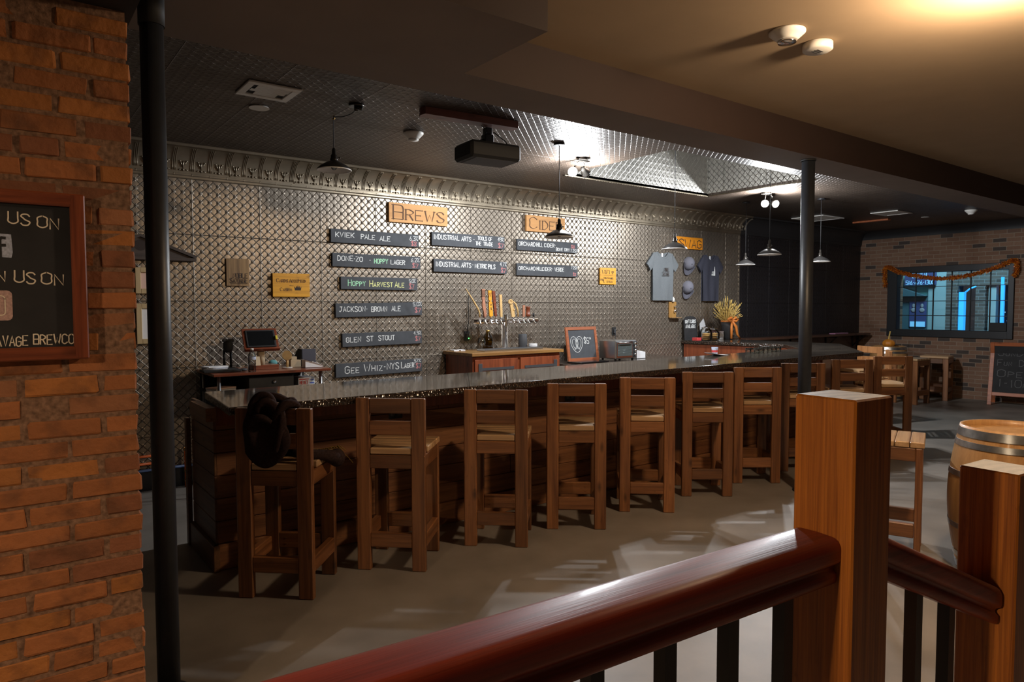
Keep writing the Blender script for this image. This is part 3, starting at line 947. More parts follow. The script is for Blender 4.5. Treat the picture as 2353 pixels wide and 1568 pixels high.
inner = [(8.72 - 1.09, 5.44 - 4.6), (8.53 - 1.09, 6.99 - 4.6), (9.3 - 1.09, 6.99 - 4.6), (9.3 - 1.09, 5.05 - 4.6), (7.95 - 1.09, 4.42 - 4.6), (7.85 - 1.09, 4.62 - 4.6)]
b.prism(inner, 0.0, 1.095); b.build('return_panel', 'cabinet_red', bar)
# socket plates let into the bar front
for i, (px, pz) in enumerate(((1.232, 0.893), (2.885, 0.89))):
    t = MB(); t.cbox(0, -0.004, 0, 0.11, 0.008, 0.07, 0.003); t.cbox(-0.025, -0.009, 0, 0.032, 0.003, 0.028, mi=1); t.cbox(0.025, -0.009, 0, 0.032, 0.003, 0.028, mi=1)
    pos = Mf @ Vector((px, -0.021, 0))
    tag(t.build('power_outlet', ['matte_black', 'charcoal'], None, (1.09 + pos.x, 4.60 + pos.y, pz), (0, 0, ang)),
        ['black power outlet in the bar front seen through the second stool back', 'black power outlet in the bar front seen through the fourth stool back'][i], 'outlet', 'outlets in the bar front')

# ------------------------------------------------------------------ bar stools
def make_stool(name, label, side_mat='stool_wood', back=True):
    t = thing(name, label, 'stool', group='bar stools')
    hw = 0.222
    flat = {'stool_wood': 'stool_wood_flat', 'pale_stool': 'pale_stool'}[side_mat]
    deep = {'stool_wood': 'stool_wood_deep', 'pale_stool': 'pale_stool'}[side_mat]
    q = MB()
    y = -0.018
    for k in range(5):
        w = hw if (k or not back) else 0.131
        if k == 0 and not back: y = -0.03
        q.box(-w, w, y, y + 0.083, 0.746, 0.785, 0.005); y += 0.088
    q.build('seat', 'seat_wood_lit', t)
    for s in (-1, 1):
        q = MB(); q.box(s * 0.178 - 0.044, s * 0.178 + 0.044, -0.02, 0.02, 0, 1.10 if back else 0.745, 0.005); q.build('leg', side_mat, t)
        q = MB(); q.box(s * 0.178 - 0.044, s * 0.178 + 0.044, 0.355, 0.395, 0, 0.745, 0.005); q.build('leg', side_mat, t)
        q = MB(); q.box(s * 0.2 - 0.02, s * 0.2 + 0.02, 0.021, 0.354, 0.657, 0.744, 0.004); q.build('apron', deep, t)
        q = MB(); q.box(s * 0.2 - 0.02, s * 0.2 + 0.02, 0.021, 0.354, 0.15, 0.24, 0.004); q.build('stretcher', deep, t)
    if back:
        q = MB(); q.box(-0.134, 0.134, -0.018, 0.018, 1.005, 1.098, 0.004); q.build('back_slat', flat, t)
        q = MB(); q.box(-0.134, 0.134, -0.018, 0.018, 0.868, 0.955, 0.004); q.build('back_slat', flat, t)
    q = MB(); q.box(-0.134, 0.134, -0.018, 0.018, 0.655, 0.742, 0.004); q.build('apron', flat, t)
    q = MB(); q.box(-0.134, 0.134, 0.357, 0.393, 0.655, 0.742, 0.004); q.build('apron', flat, t)
    q = MB(); q.box(-0.134, 0.134, -0.018, 0.018, 0.15, 0.242, 0.004); q.build('stretcher', flat, t)
    q = MB(); q.box(-0.134, 0.134, 0.357, 0.393, 0.165, 0.262, 0.004)
    for dx in (-0.09, 0.09):
        for dz in (0.195, 0.23):
            q.cbox(dx, 0.355, dz, 0.014, 0.002, 0.004)
    q.build('stretcher', flat, t)
    return t

st0 = make_stool('bar_stool', 'brown wooden bar stool with a dark scarf hanging over its back')
st0.location = (1.250, 3.945, 0); st0.rotation_euler = (0, 0, R(-41))
order = [(1.975, 3.93, -43, 'brown bar stool right next to the one with the scarf over its back'),
         (2.758, 3.89, -42, 'reddish brown bar stool, third in the row from the scarf stool'),
         (3.458, 3.835, -39, 'bar stool with an outlet showing through its back, fourth from the scarf stool'),
         (4.205, 3.812, -42, 'lighter knotty bar stool, fifth in the row from the scarf stool'),
         (4.981, 3.815, -38, 'red-brown bar stool, sixth in the row from the scarf stool'),
         (5.731, 3.822, -37, 'bar stool with a brightly lit seat just left of the slim steel pole'),
         (6.50, 3.82, -37, 'bar stool standing half behind the slim steel pole'),
         (7.36, 3.76, -36, 'bar stool just right of the slim steel pole, straight above the newel post'),
         (8.20, 3.72, -36, 'bar stool at the far right end of the straight row, beyond the newel post')]
for x, y, a, lab in order:
    dup(st0, (x, y, 0), (0, 0, R(a)), lab)
pst = make_stool('bar_stool', 'pale orange bar stool seen from the side at the far corner of the bar', 'pale_stool')
pst.location = (10.0, 4.85, 0); pst.rotation_euler = (0, 0, R(72))
dup(pst, (9.25, 4.25, 0), (0, 0, R(30)), 'pale bar stool half hidden behind the last stool of the row')
bst = make_stool('backless_stool', 'backless brown slatted stool between the near newel post and the wine barrel', back=False)
bst.location = (4.98, 2.07, 0); bst.rotation_euler = (0, 0, R(21.7))
bst['group'] = 'backless stools'
dup(bst, (12.45, 5.45, 0), (0, 0, R(-95)), 'backless wooden stool right beside the far barrel with the pumpkin', 'backless stools')
dup(bst, (13.35, 5.35, 0), (0, 0, R(-80)), 'dark backless stool against the brick wall right of the far barrel', 'backless stools')

# dark cloak thrown over the first stool
cl = thing('scarf', 'dark brown fringed scarf bunched over the back of the first stool', 'scarf', (1.250, 3.945, 0), (0, 0, R(-41)))
def drape(u, v):
    # u across, v from the hanging hem on the back over the top rail to the seat side
    s = u - 0.5
    if v < 0.6:
        k = v / 0.6
        w = 0.23 + 0.05 * math.sin(math.pi * min(1.0, k * 1.25)) - 0.03 * k
        z = 0.765 + 0.345 * k + 0.085 * (1 - k) * (2 * s) ** 2
        y = -0.040 - 0.035 * math.sin(math.pi * k) * (1 - (2 * s) ** 4) - 0.02 * math.sin(k * 2.6) * math.sin(u * 7.5 + 1.2 * k)
        x = -0.015 - 0.02 * (1 - k) + s * w + 0.012 * math.sin(k * 6)
    elif v < 0.82:
        k = (v - 0.6) / 0.22
        x = -0.015 + s * (0.20 + 0.09 * k)
        z = 1.112 + 0.05 * math.sin(k * math.pi) * (0.6 + 0.4 * math.sin(u * 8)) - 0.01 * k
        y = -0.040 + 0.10 * k
    else:
        k = (v - 0.82) / 0.18
        x = -0.015 + s * (0.29 - 0.05 * k)
        z = 1.10 - 0.30 * k
        y = 0.060 + 0.04 * k + 0.01 * math.sin(u * 11)
    return (x, y, z)
q = MB(); q.sheet(drape, 44, 50)
o = q.build('drape', 'brown_wool', cl); sm = o.modifiers.new('thick', 'SOLIDIFY'); sm.thickness = 0.012; sm.offset = 0
q = MB()
folds = [[(-0.10, -0.05, 1.06), (-0.105, -0.06, 1.11), (-0.07, -0.05, 1.165), (-0.02, -0.045, 1.175), (0.02, -0.055, 1.14), (0.03, -0.07, 1.09)],
         [(-0.06, -0.07, 1.08), (-0.05, -0.08, 1.125), (-0.01, -0.07, 1.145), (0.03, -0.06, 1.12), (0.045, -0.06, 1.07), (0.03, -0.065, 1.03)],
         [(0.02, -0.06, 1.05), (0.055, -0.065, 1.09), (0.085, -0.05, 1.125), (0.125, -0.02, 1.13), (0.15, 0.0, 1.11)],
         [(-0.11, -0.055, 0.90), (-0.115, -0.062, 0.97), (-0.09, -0.07, 1.04), (-0.03, -0.085, 1.055), (0.02, -0.08, 1.03)],
         [(0.07, -0.055, 1.10), (0.075, -0.065, 1.03), (0.06, -0.07, 0.95), (0.035, -0.065, 0.86)],
         [(-0.09, -0.045, 1.12), (-0.06, -0.02, 1.16), (0.0, 0.0, 1.165), (0.06, 0.01, 1.145), (0.11, 0.03, 1.12)]]
for pts in folds:
    sp_ = cat_spline(pts, 6)
    n_ = len(sp_)
    q.tube(sp_, [0.010 + 0.016 * math.sin(math.pi * (k + 0.5) / n_) for k in range(n_)], 10)
o = q.build('bunched_fold', 'brown_wool', cl)
q = MB()
pts = [(0.08, 0.06, 0.84), (0.16, 0.09, 0.815), (0.24, 0.16, 0.80), (0.27, 0.22, 0.775), (0.285, 0.27, 0.745)]
q.tube(pts, [0.03, 0.032, 0.034, 0.045, 0.03], 12)
q.ellipsoid((0.278, 0.25, 0.765), 0.05, 0.05, 0.055, nu=14, nv=10)
q.build('loose_end', 'brown_wool', cl)
q = MB()
for k in range(22):
    u = k / 21
    bx, by = 0.10 + 0.16 * u, 0.12 + 0.20 * u
    q.tube([(bx, by, 0.83 - 0.02 * u), (bx + 0.02, by + rnd.uniform(-0.02, 0.02), 0.825), (bx + 0.05, by + rnd.uniform(-0.03, 0.03), 0.795)], 0.0035, 5)
q.tube([(0.26, 0.36, 0.79), (0.30, 0.39, 0.74), (0.33, 0.40, 0.70)], 0.002, 4)
q.build('fringe', 'fringe_ochre', cl)

# ------------------------------------------------------------------ stair rail in the foreground
RZ = R(-3.6)
def newel(px, py, h, label):
    t = thing('newel_post', label, 'post', (px, py, 0), (0, 0, RZ))
    q = MB(); q.box(-0.0445, 0.0445, -0.0445, 0.0445, 0, h, 0.0025)
    o = q.build('post', ['newel_fir', 'end_grain'], t)
    for p in o.data.polygons:
        if p.normal.z > 0.9: p.material_index = 1
    return t
newel(0.937, 0.490, 1.548, 'square orange-brown newel post with weathered end grain, nearest the camera')
newel(1.353, 0.4345, 1.399, 'lower square newel post with a knot, cut by the right picture edge')
HP = [(-0.024, 0), (-0.029, 0.002), (-0.031, 0.006), (-0.031, 0.016), (-0.027, 0.0195), (-0.026, 0.023), (-0.028, 0.027), (-0.0345, 0.031), (-0.036, 0.035), (-0.0362, 0.039), (-0.0362, 0.050), (-0.0355, 0.054), (-0.032, 0.060), (-0.027, 0.0628), (-0.022, 0.0636), (0, 0.0645)]
HP = HP + [(-y, z) for y, z in HP[-2::-1]]
def handrail(name, label, a, c, parent_loc):
    t = thing(name, label, 'railing', parent_loc, (0, 0, RZ))
    A, B = Vector(a), Vector(c)
    d = (B - A).normalized(); s = Vector((-d.y, d.x, 0)).normalized(); u = d.cross(s) * -1
    if u.z < 0: u = -u
    n = len(HP); vs = []
    for P in (A, B):
        for y, z in HP:
            vs.append((P + s * y + Vector((0, 0, 1)) * (z - 0.0645)))
    q = MB(); q.add(vs, [(i, (i + 1) % n, n + (i + 1) % n, n + i) for i in range(n)], 0, True)
    q.add([vs[i] for i in range(n)], [list(range(n))]); q.add([vs[n + i] for i in range(n)], [list(range(n))[::-1]])
    q.build('rail', 'rail_mahogany', t)
    return t
r1 = handrail('handrail', 'glossy dark red handrail running from the lower left to the near newel post', (-1.75, 0.0075, 1.362), (-0.0455, 0.0075, 1.362), (0.937, 0.490, 0))
for k in range(15):
    q = MB(); x = -0.116 - 0.1085 * k
    q.cbox(x, 0.0075, 0.655, 0.0185, 0.0185, 1.30); q.build('baluster', 'steel_black', r1)
r2 = handrail('handrail', 'sloping dark red handrail between the two newel posts', (0.0460, 0.0, 1.355), (0.3685, -0.022, 1.212), (0.937, 0.490, 0))
for (gx, gy) in ((1.1166, 0.4673), (1.204, 0.4548)):
    dx, dy = gx - 0.937, gy - 0.490
    lx, ly = dx * math.cos(-RZ) - dy * math.sin(-RZ), dx * math.sin(-RZ) + dy * math.cos(-RZ)
    zt = 1.355 - (lx - 0.045) / 0.3255 * 0.143 - 0.03
    q = MB(); q.cbox(lx, ly, zt / 2, 0.0185, 0.0185, zt); q.build('baluster', 'steel_black', r2)

# ------------------------------------------------------------------ barrels
def barrel(label, loc, h=0.92, r0=0.285, r1=0.345, hoops=True):
    t = thing('wine_barrel', label, 'barrel', loc)
    q = MB()
    prof = []
    for k in range(17):
        s = k / 16
        prof.append((r0 + (r1 - r0) * math.sin(math.pi * s), s * h))
    prof += [(r0 - 0.022, h), (r0 - 0.026, h - 0.035)]
    q.lathe(prof, 48, caps=False)
    q.lathe([(0.0, 0.004), (r0, 0.004)], 48, caps=False)
    q.build('staves', 'barrel_oak', t)
    q = MB(); q.lathe([(0.0, h - 0.034), (r0 - 0.02, h - 0.034)], 40, caps=False); q.build('head', 'barrel_oak', t)
    rad = lambda z: r0 + (r1 - r0) * math.sin(math.pi * z / h)
    for z0, z1 in ((h - 0.062, h - 0.012), (h - 0.125, h - 0.088), (0.66 * h, 0.66 * h + 0.035), (0.30 * h, 0.30 * h + 0.035), (0.085, 0.122), (0.012, 0.055)):
        q = MB(); q.lathe([(rad(z0) + 0.0035, z0), (rad(z1) + 0.0035, z1)], 56, caps=False); q.lathe([(rad(z1) + 0.0035, z1), (rad(z1) - 0.001, z1 + 0.0005)], 56, caps=False); q.lathe([(rad(z0) - 0.001, z0), (rad(z0) + 0.0035, z0)], 56, caps=False)
        q.build('hoop', 'galvanised', t)
    return t
barrel('oak wine barrel table with steel hoops standing behind the right newel post', (5.06, 1.56, 0))
barrel('far oak barrel with steel hoops carrying the pumpkin, near the brick wall', (13.05, 6.00, 0), 0.95, 0.28, 0.33)
t = thing('pumpkin', 'small orange pumpkin with a long pale stem on the far barrel', 'pumpkin', (13.0, 5.98, 0.918))
q = MB()
vs, fs = [], []
nu, nv = 32, 12
for j in range(nv + 1):
    th = math.pi * j / nv
    for i in range(nu):
        a = 2 * math.pi * i / nu
        rr = 0.105 * (1 + 0.05 * math.cos(8 * a)) * math.sin(th)
        vs.append((rr * math.cos(a), rr * math.sin(a), 0.078 + 0.078 * math.cos(th)))
for j in range(nv):
    for i in range(nu):
        k = (i + 1) % nu
        fs.append((j * nu + i, (j + 1) * nu + i, (j + 1) * nu + k, j * nu + k))
q.add(vs, fs, 0, True); q.build('body', 'pumpkin_skin', t)
q = MB(); q.tube([(0, 0, 0.145), (0.01, 0, 0.2), (0.03, -0.01, 0.30)], [0.016, 0.012, 0.013], 8); q.build('stem', 'straw', t)

# ------------------------------------------------------------------ A-frame sign near the window
af = thing('sandwich_board', 'wooden A-frame chalkboard reading SUNDAY FUN DAY OPEN 1-10pm by the brick wall', 'sign', (13.52, 4.20, 0), (0, 0, R(-80)))
lean = Matrix.Rotation(R(-13), 4, 'X')
def leaf(sgn):
    q = MB(); Ml = Matrix.Rotation(R(-13 * sgn), 4, 'X') if sgn > 0 else Matrix.Translation((0, 0.40, 0)) @ Matrix.Rotation(R(13), 4, 'X')
    return q, Ml
for sgn in (1, -1):
    q, Ml = leaf(sgn)
    q.box(-0.36, -0.30, -0.012, 0.012, 0.0, 1.08, 0.003, M=Ml); q.box(0.30, 0.36, -0.012, 0.012, 0.0, 1.08, 0.003, M=Ml)
    q.box(-0.30, 0.30, -0.011, 0.011, 1.02, 1.08, 0.003, M=Ml); q.box(-0.30, 0.30, -0.011, 0.011, 0.16, 0.22, 0.003, M=Ml)
    q.build('frame', 'frame_orange', af)
    q = MB(); q.box(-0.30, 0.30, -0.004, 0.006, 0.22, 1.02, M=Ml); q.build('board', 'slate_dark', af)
q = MB()
write(q, 'SunDay', -0.25, 0.85, 0.105, 0.50, 0.009, small=0.62)
write(q, 'Fun Day', -0.25, 0.68, 0.105, 0.50, 0.009, small=0.6)
write(q, 'Open', -0.24, 0.49, 0.125, 0.46, 0.010, small=0.72)
write(q, '1-10pm', -0.22, 0.32, 0.125, 0.46, 0.010, small=0.5)
ob = q.build('chalk_lettering', 'chalk_grey', af)
for v in ob.data.vertices:
    v.co = lean @ Vector((v.co.x, -0.006, v.co.z))

# ------------------------------------------------------------------ signs on the tin wall
WY = 7.03
def wall_sign(name, label, cat, x0, x1, z0, z1, mat, th=0.03, tilt=0.0, group=None, gapw=0.006):
    t = thing(name, label, cat, ((x0 + x1) / 2, WY - gapw, (z0 + z1) / 2), (0, tilt, 0), group)
    w, h = (x1 - x0) / 2, (z1 - z0) / 2
    q = MB(); q.box(-w, w, -th, 0, -h, h, 0.002)
    q.build('board', mat, t)
    return t, w, h, -th - 0.0008

def beer_board(label, x0, x1, z0, z1, lines, abv, price, tilt=0.0, mats=('chalk_white',), abv_top=True, sw=0.0078):
    t, w, h, y = wall_sign('menu_board', label, 'menu board', x0, x1, z0, z1, 'slate_board', 0.026, tilt, 'slate menu boards on the tin wall')
    for i, (txt, lx, lz, lh, lw, mat) in enumerate(lines):
        q = MB(); write(q, txt, -w + lx * 2 * w, -h + lz * 2 * h, lh * 2 * h, lw * 2 * w, sw if lh > 0.3 else sw * 0.85, 0, seed=i)
        q.build('chalk_lettering', mat, t, (0, y, 0))
    q = MB(); write(q, abv[0], -w + abv[1] * 2 * w, -h + abv[2] * 2 * h, abv[3] * 2 * h, abv[4] * 2 * w, sw * 0.62, 0)
    q.build('strength', 'chalk_white', t, (0, y, 0))
    q = MB(); write(q, price[0], -w + price[1] * 2 * w, -h + price[2] * 2 * h, price[3] * 2 * h, price[4] * 2 * w, sw * 0.75, 0)
    q.build('price', 'chalk_red', t, (0, y, 0))
    return t
P = 'slate board chalked '
beer_board(P + 'KVIEK PALE ALE, topmost of the left column', 2.846, 3.896, 2.357, 2.499, [('KVIEK', .05, .42, .34, .20, 'chalk_white'), ('PALE', .325, .38, .34, .155, 'chalk_white'), ('ALE', .535, .33, .34, .12, 'chalk_white')], ('6.3%', .885, .52, .32, .10), ('$8', .905, .10, .32, .065), R(0.2))
beer_board(P + 'DONE-ZO HOPPY LAGER under the pale ale board', 2.860, 3.913, 2.105, 2.247, [('DONE', .055, .45, .36, .165, 'chalk_white'), ('-', .225, .45, .3, .02, 'chalk_white'), ('ZO', .25, .43, .36, .075, 'chalk_white'), ('-', .395, .42, .3, .025, 'chalk_white'), ('HOPPY', .455, .35, .34, .155, 'chalk_green'), ('LAGER', .645, .32, .34, .165, 'chalk_white')], ('6.2%', .885, .58, .3, .10), ('$7', .90, .12, .32, .075), R(0.1))
beer_board(P + 'Hoppy Harvest Ale in green and yellow', 2.949, 3.871, 1.866, 2.001, [('Hoppy', .09, .28, .46, .215, 'chalk_green'), ('Harvest', .36, .24, .48, .30, 'chalk_yellow'), ('Ale', .69, .22, .46, .125, 'chalk_yellow')], ('5.0%', .885, .62, .28, .085), ('$7', .885, .10, .42, .07))
beer_board(P + 'JACKSON BROWN ALE in the left column', 2.887, 3.928, 1.573, 1.722, [('JACKSON', .04, .40, .36, .285, 'chalk_white'), ('-', .335, .40, .3, .015, 'chalk_white'), ('BROWN', .395, .36, .36, .18, 'chalk_white'), ('ALE', .63, .37, .36, .105, 'chalk_white')], ('5.0%', .89, .72, .3, .105), ('$7', .91, .22, .34, .075), R(-0.9))
beer_board(P + 'GLEN ST STOUT in the left column', 2.958, 3.924, 1.252, 1.398, [('GLEN', .045, .34, .36, .175, 'chalk_white'), ('ST', .29, .36, .36, .08, 'chalk_white'), ('STOUT', .435, .38, .36, .205, 'chalk_white')], ('4.9%', .89, .70, .28, .10), ('$7', .91, .22, .32, .07), R(-0.6))
beer_board(P + 'GEE WHIZ-NYS LAGER, lowest of the left column', 2.880, 3.921, 0.929, 1.076, [('Gee', .10, .26, .52, .155, 'chalk_white'), ('Whiz', .31, .30, .52, .21, 'chalk_white'), ('-', .535, .36, .4, .025, 'chalk_white'), ('NYS', .575, .34, .46, .14, 'chalk_white'), ('Lager', .745, .36, .46, .155, 'chalk_white')], ('57%', .905, .74, .24, .08), ('$7', .925, .26, .36, .065), R(-0.75))
beer_board(P + 'INDUSTRIAL ARTS TOOLS OF THE TRADE in the middle column', 4.065, 5.105, 2.389, 2.543, [('INDUSTRIAL', .025, .48, .34, .335, 'chalk_white'), ('ARTS', .39, .46, .32, .13, 'chalk_white'), ('-', .55, .48, .3, .02, 'chalk_white'), ('TOOLS OF', .615, .62, .26, .20, 'chalk_white'), ('THE TRADE', .585, .20, .28, .24, 'chalk_white')], ('49%', .90, .62, .3, .085), ('$7', .905, .10, .34, .08))
beer_board(P + 'INDUSTRIAL ARTS METRIC PILS in the middle column', 4.089, 5.138, 2.085, 2.234, [('INDUSTRIAL', .025, .42, .36, .315, 'chalk_white'), ('ARTS', .36, .42, .34, .13, 'chalk_white'), ('-', .51, .5, .3, .01, 'chalk_white'), ('METRIC', .545, .40, .34, .165, 'chalk_white'), ('PILS', .73, .38, .34, .10, 'chalk_white')], ('4.7%', .90, .64, .32, .095), ('$7', .915, .12, .34, .07))
beer_board(P + 'ORCHARD HILL CIDER BONE DRY under the Cider sign', 5.302, 6.327, 2.393, 2.533, [('ORCHARD', .025, .42, .34, .26, 'chalk_white'), ('HILL', .305, .42, .34, .10, 'chalk_white'), ('CIDER', .43, .42, .34, .165, 'chalk_white'), ('-', .605, .5, .3, .012, 'chalk_white'), ('BONE DRY', .625, .15, .26, .23, 'chalk_white')], ('7.25%', .875, .10, .26, .11), ('$8', .885, .48, .26, .06))
beer_board(P + 'ORCHARD HILL CIDER VERDE, lower cider board', 5.297, 6.327, 2.073, 2.226, [('ORCHARD', .025, .46, .28, .265, 'chalk_white'), ('HILL', .31, .47, .28, .09, 'chalk_white'), ('CIDER', .40, .46, .30, .15, 'chalk_white'), ('-', .565, .5, .3, .015, 'chalk_white'), ('VERDE', .605, .44, .32, .155, 'chalk_white')], ('7.25%', .885, .70, .22, .10), ('$8', .92, .12, .24, .05))

def head_sign(label, txt, x0, x1, z0, z1, mat, h, lx, lz, lw, nib, ink='ink_brown', serif=True, tilt=0.0):
    t, w, hh, y = wall_sign('header_sign', label, 'sign', x0, x1, z0, z1, mat, 0.032, tilt)
    q = MB(); write(q, txt, -w + lx, -hh + lz, h, lw, nib[1], 0, jit=0, serif=serif, nib=nib, small=0.74, aspect=0.8, gap=0.22)
    q.build('engraved_lettering', ink, t, (0, y, 0))
    return t
head_sign('pale pine sign engraved BREWS below the cornice', 'Brews', 3.521, 4.276, 2.619, 2.835, 'sign_pine', 0.155, 0.05, 0.035, 0.655, (0.006, 0.019), tilt=R(0.2))
head_sign('pale pine sign engraved CIDER behind a pendant lamp', 'Cider', 5.446, 6.092, 2.640, 2.845, 'sign_pine', 0.145, 0.055, 0.035, 0.53, (0.006, 0.017))
head_sign('orange sign reading SWAG above the shirts', 'SWAG', 8.350, 8.962, 2.565, 2.745, 'sign_orange', 0.120, 0.055, 0.020, 0.53, (0.013, 0.016), 'ink_dark', serif=False)
t, w, h, y = wall_sign('plaque', 'square walnut plaque engraved NOBLE SAVAGE left of the orange card sign', 'plaque', 1.792, 2.006, 1.882, 2.146, 'sign_walnut', 0.02)
q = MB(); write(q, 'NOBLE', -0.045, -0.052, 0.042, 0.135, 0.006, 0, jit=0, serif=True, nib=(0.003, 0.007)); write(q, 'SAVAGE', -0.075, -0.100, 0.042, 0.165, 0.006, 0, jit=0, serif=True, nib=(0.003, 0.007))
q.stroke([(-0.07, -0.108), (0.09, -0.106)], 0.003, 0)
q.build('engraved_lettering', 'ink_dark', t, (0, y, 0))
t, w, h, y = wall_sign('notice_sign', 'amber wooden sign reading CARDS ACCEPTED with a crown', 'sign', 2.231, 2.611, 1.780, 2.017, 'sign_amber', 0.025)
q = MB(); write(q, 'Cards', -0.150, 0.030, 0.036, 0.115, 0.005, 0, jit=0, serif=True, nib=(0.0025, 0.006), small=0.72); write(q, 'Accepted', -0.020, 0.030, 0.036, 0.165, 0.005, 0, jit=0, serif=True, nib=(0.0025, 0.006), small=0.72)
write(q, 'Cash', -0.115, -0.060, 0.034, 0.09, 0.005, 0, jit=0, serif=True, nib=(0.0025, 0.006), small=0.72); write(q, 'is', -0.015, -0.058, 0.02, 0.02, 0.003, 0, jit=0, small=0.9)
q.stroke([(-0.02, -0.005), (0.02, -0.005)], 0.002, 0); q.stroke([(-0.02, -0.005), (-0.01, 0.0)], 0.002, 0)
q.build('engraved_lettering', 'ink_brown', t, (0, y, 0))
q = MB()
q.prism([(0.035, -0.052), (0.095, -0.052), (0.102, -0.012), (0.087, -0.028), (0.080, -0.004), (0.071, -0.026), (0.065, 0.004), (0.058, -0.026), (0.050, -0.004), (0.043, -0.028), (0.028, -0.012)], 0, 0.001, M=Matrix(((1, 0, 0, 0), (0, 0, 1, 0), (0, 1, 0, 0), (0, 0, 0, 1))))
q.build('crown_emblem', 'ink_dark', t, (0, y, 0))
t, w, h, y = wall_sign('notice_sign', 'small amber sign reading WIFI with arcs and a key', 'sign', 6.753, 7.060, 1.986, 2.217, 'sign_amber', 0.02)
q = MB(); write(q, 'WIFI', -0.115, 0.032, 0.048, 0.145, 0.007, 0, jit=0, serif=True, nib=(0.003, 0.009))
for rr in (0.012, 0.024, 0.037):
    q.stroke([(0.085 + rr * math.cos(R(a)), 0.035 + rr * math.sin(R(a))) for a in range(40, 141, 20)], 0.007, 0)
q.stroke([(0.081, 0.034), (0.089, 0.034)], 0.008, 0); q.stroke([(-0.085, 0.010), (0.085, 0.010)], 0.002, 0)
write(q, 'NobleSavage', -0.09, -0.035, 0.022, 0.175, 0.0035, 0, jit=0)
write(q, '$7Glen', -0.03, -0.088, 0.022, 0.12, 0.0035, 0, jit=0)
q.stroke([(-0.098 + 0.009 * math.cos(R(a)), -0.058 + 0.009 * math.sin(R(a))) for a in range(0, 361, 45)], 0.006, 0); q.stroke([(-0.092, -0.066), (-0.078, -0.092)], 0.006, 0)
q.build('engraved_lettering', 'ink_dark', t, (0, y, 0))

# framed certificates and a gabled shelf, half hidden by the thick pole
for nm, lab, x0, x1, z0, z1, mat in (('framed_licence', 'light wood frame with a pink certificate beside the thick pole, upper one', 1.012, 1.20, 1.800, 2.036, 'paper_pink'), ('framed_licence', 'light wood frame with a white certificate beside the thick pole, lower one', 1.012, 1.25, 1.345, 1.710, 'paper')):
    t = thing(nm, lab, 'picture frame', ((x0 + x1) / 2, WY - 0.004, (z0 + z1) / 2))
    w, h = (x1 - x0) / 2, (z1 - z0) / 2
    q = MB()
    for a0, a1, b0, b1 in ((-w, -w + 0.045, -h, h), (w - 0.045, w, -h, h), (-w + 0.045, w - 0.045, h - 0.045, h), (-w + 0.045, w - 0.045, -h, -h + 0.045)):
        q.box(a0, a1, -0.022, 0, b0, b1, 0.003)
    q.build('frame', 'pale_frame', t)
    q = MB(); q.box(-w + 0.04, w - 0.04, -0.008, -0.002, -h + 0.04, h - 0.04); q.build('certificate', mat, t)
t = thing('gable_shelf', 'grey barnwood gabled plaque with a round knot behind the thick pole', 'plaque', (1.06, WY - 0.004, 2.11))
XZ = Matrix(((1, 0, 0, 0), (0, 0, 1, 0), (0, 1, 0, 0), (0, 0, 0, 1)))
q = MB(); q.prism([(-0.45, 0), (0.45, 0), (0.45, 0.03), (0.0, 0.20), (-0.45, 0.03)], -0.03, 0, M=XZ); q.build('panel', 'grey_barnwood', t)
q = MB(); q.box(-0.46, 0.46, -0.06, 0, -0.006, 0.022, 0.003)
q.prism([(0, 0.225), (0.47, 0.045), (0.46, 0.02), (0, 0.20)][::-1], -0.05, 0, M=XZ); q.prism([(0, 0.225), (-0.47, 0.045), (-0.46, 0.02), (0, 0.20)], -0.05, 0, M=XZ)
q.build('trim_moulding', 'grey_barnwood', t)
q = MB(); q.lathe([(0.0, 0), (0.05, 0)], 24, M=Matrix.Translation((0, -0.031, 0.125)) @ Matrix.Rotation(R(90), 4, 'X'), caps=False); q.build('round_knot', 'ink_dark', t)

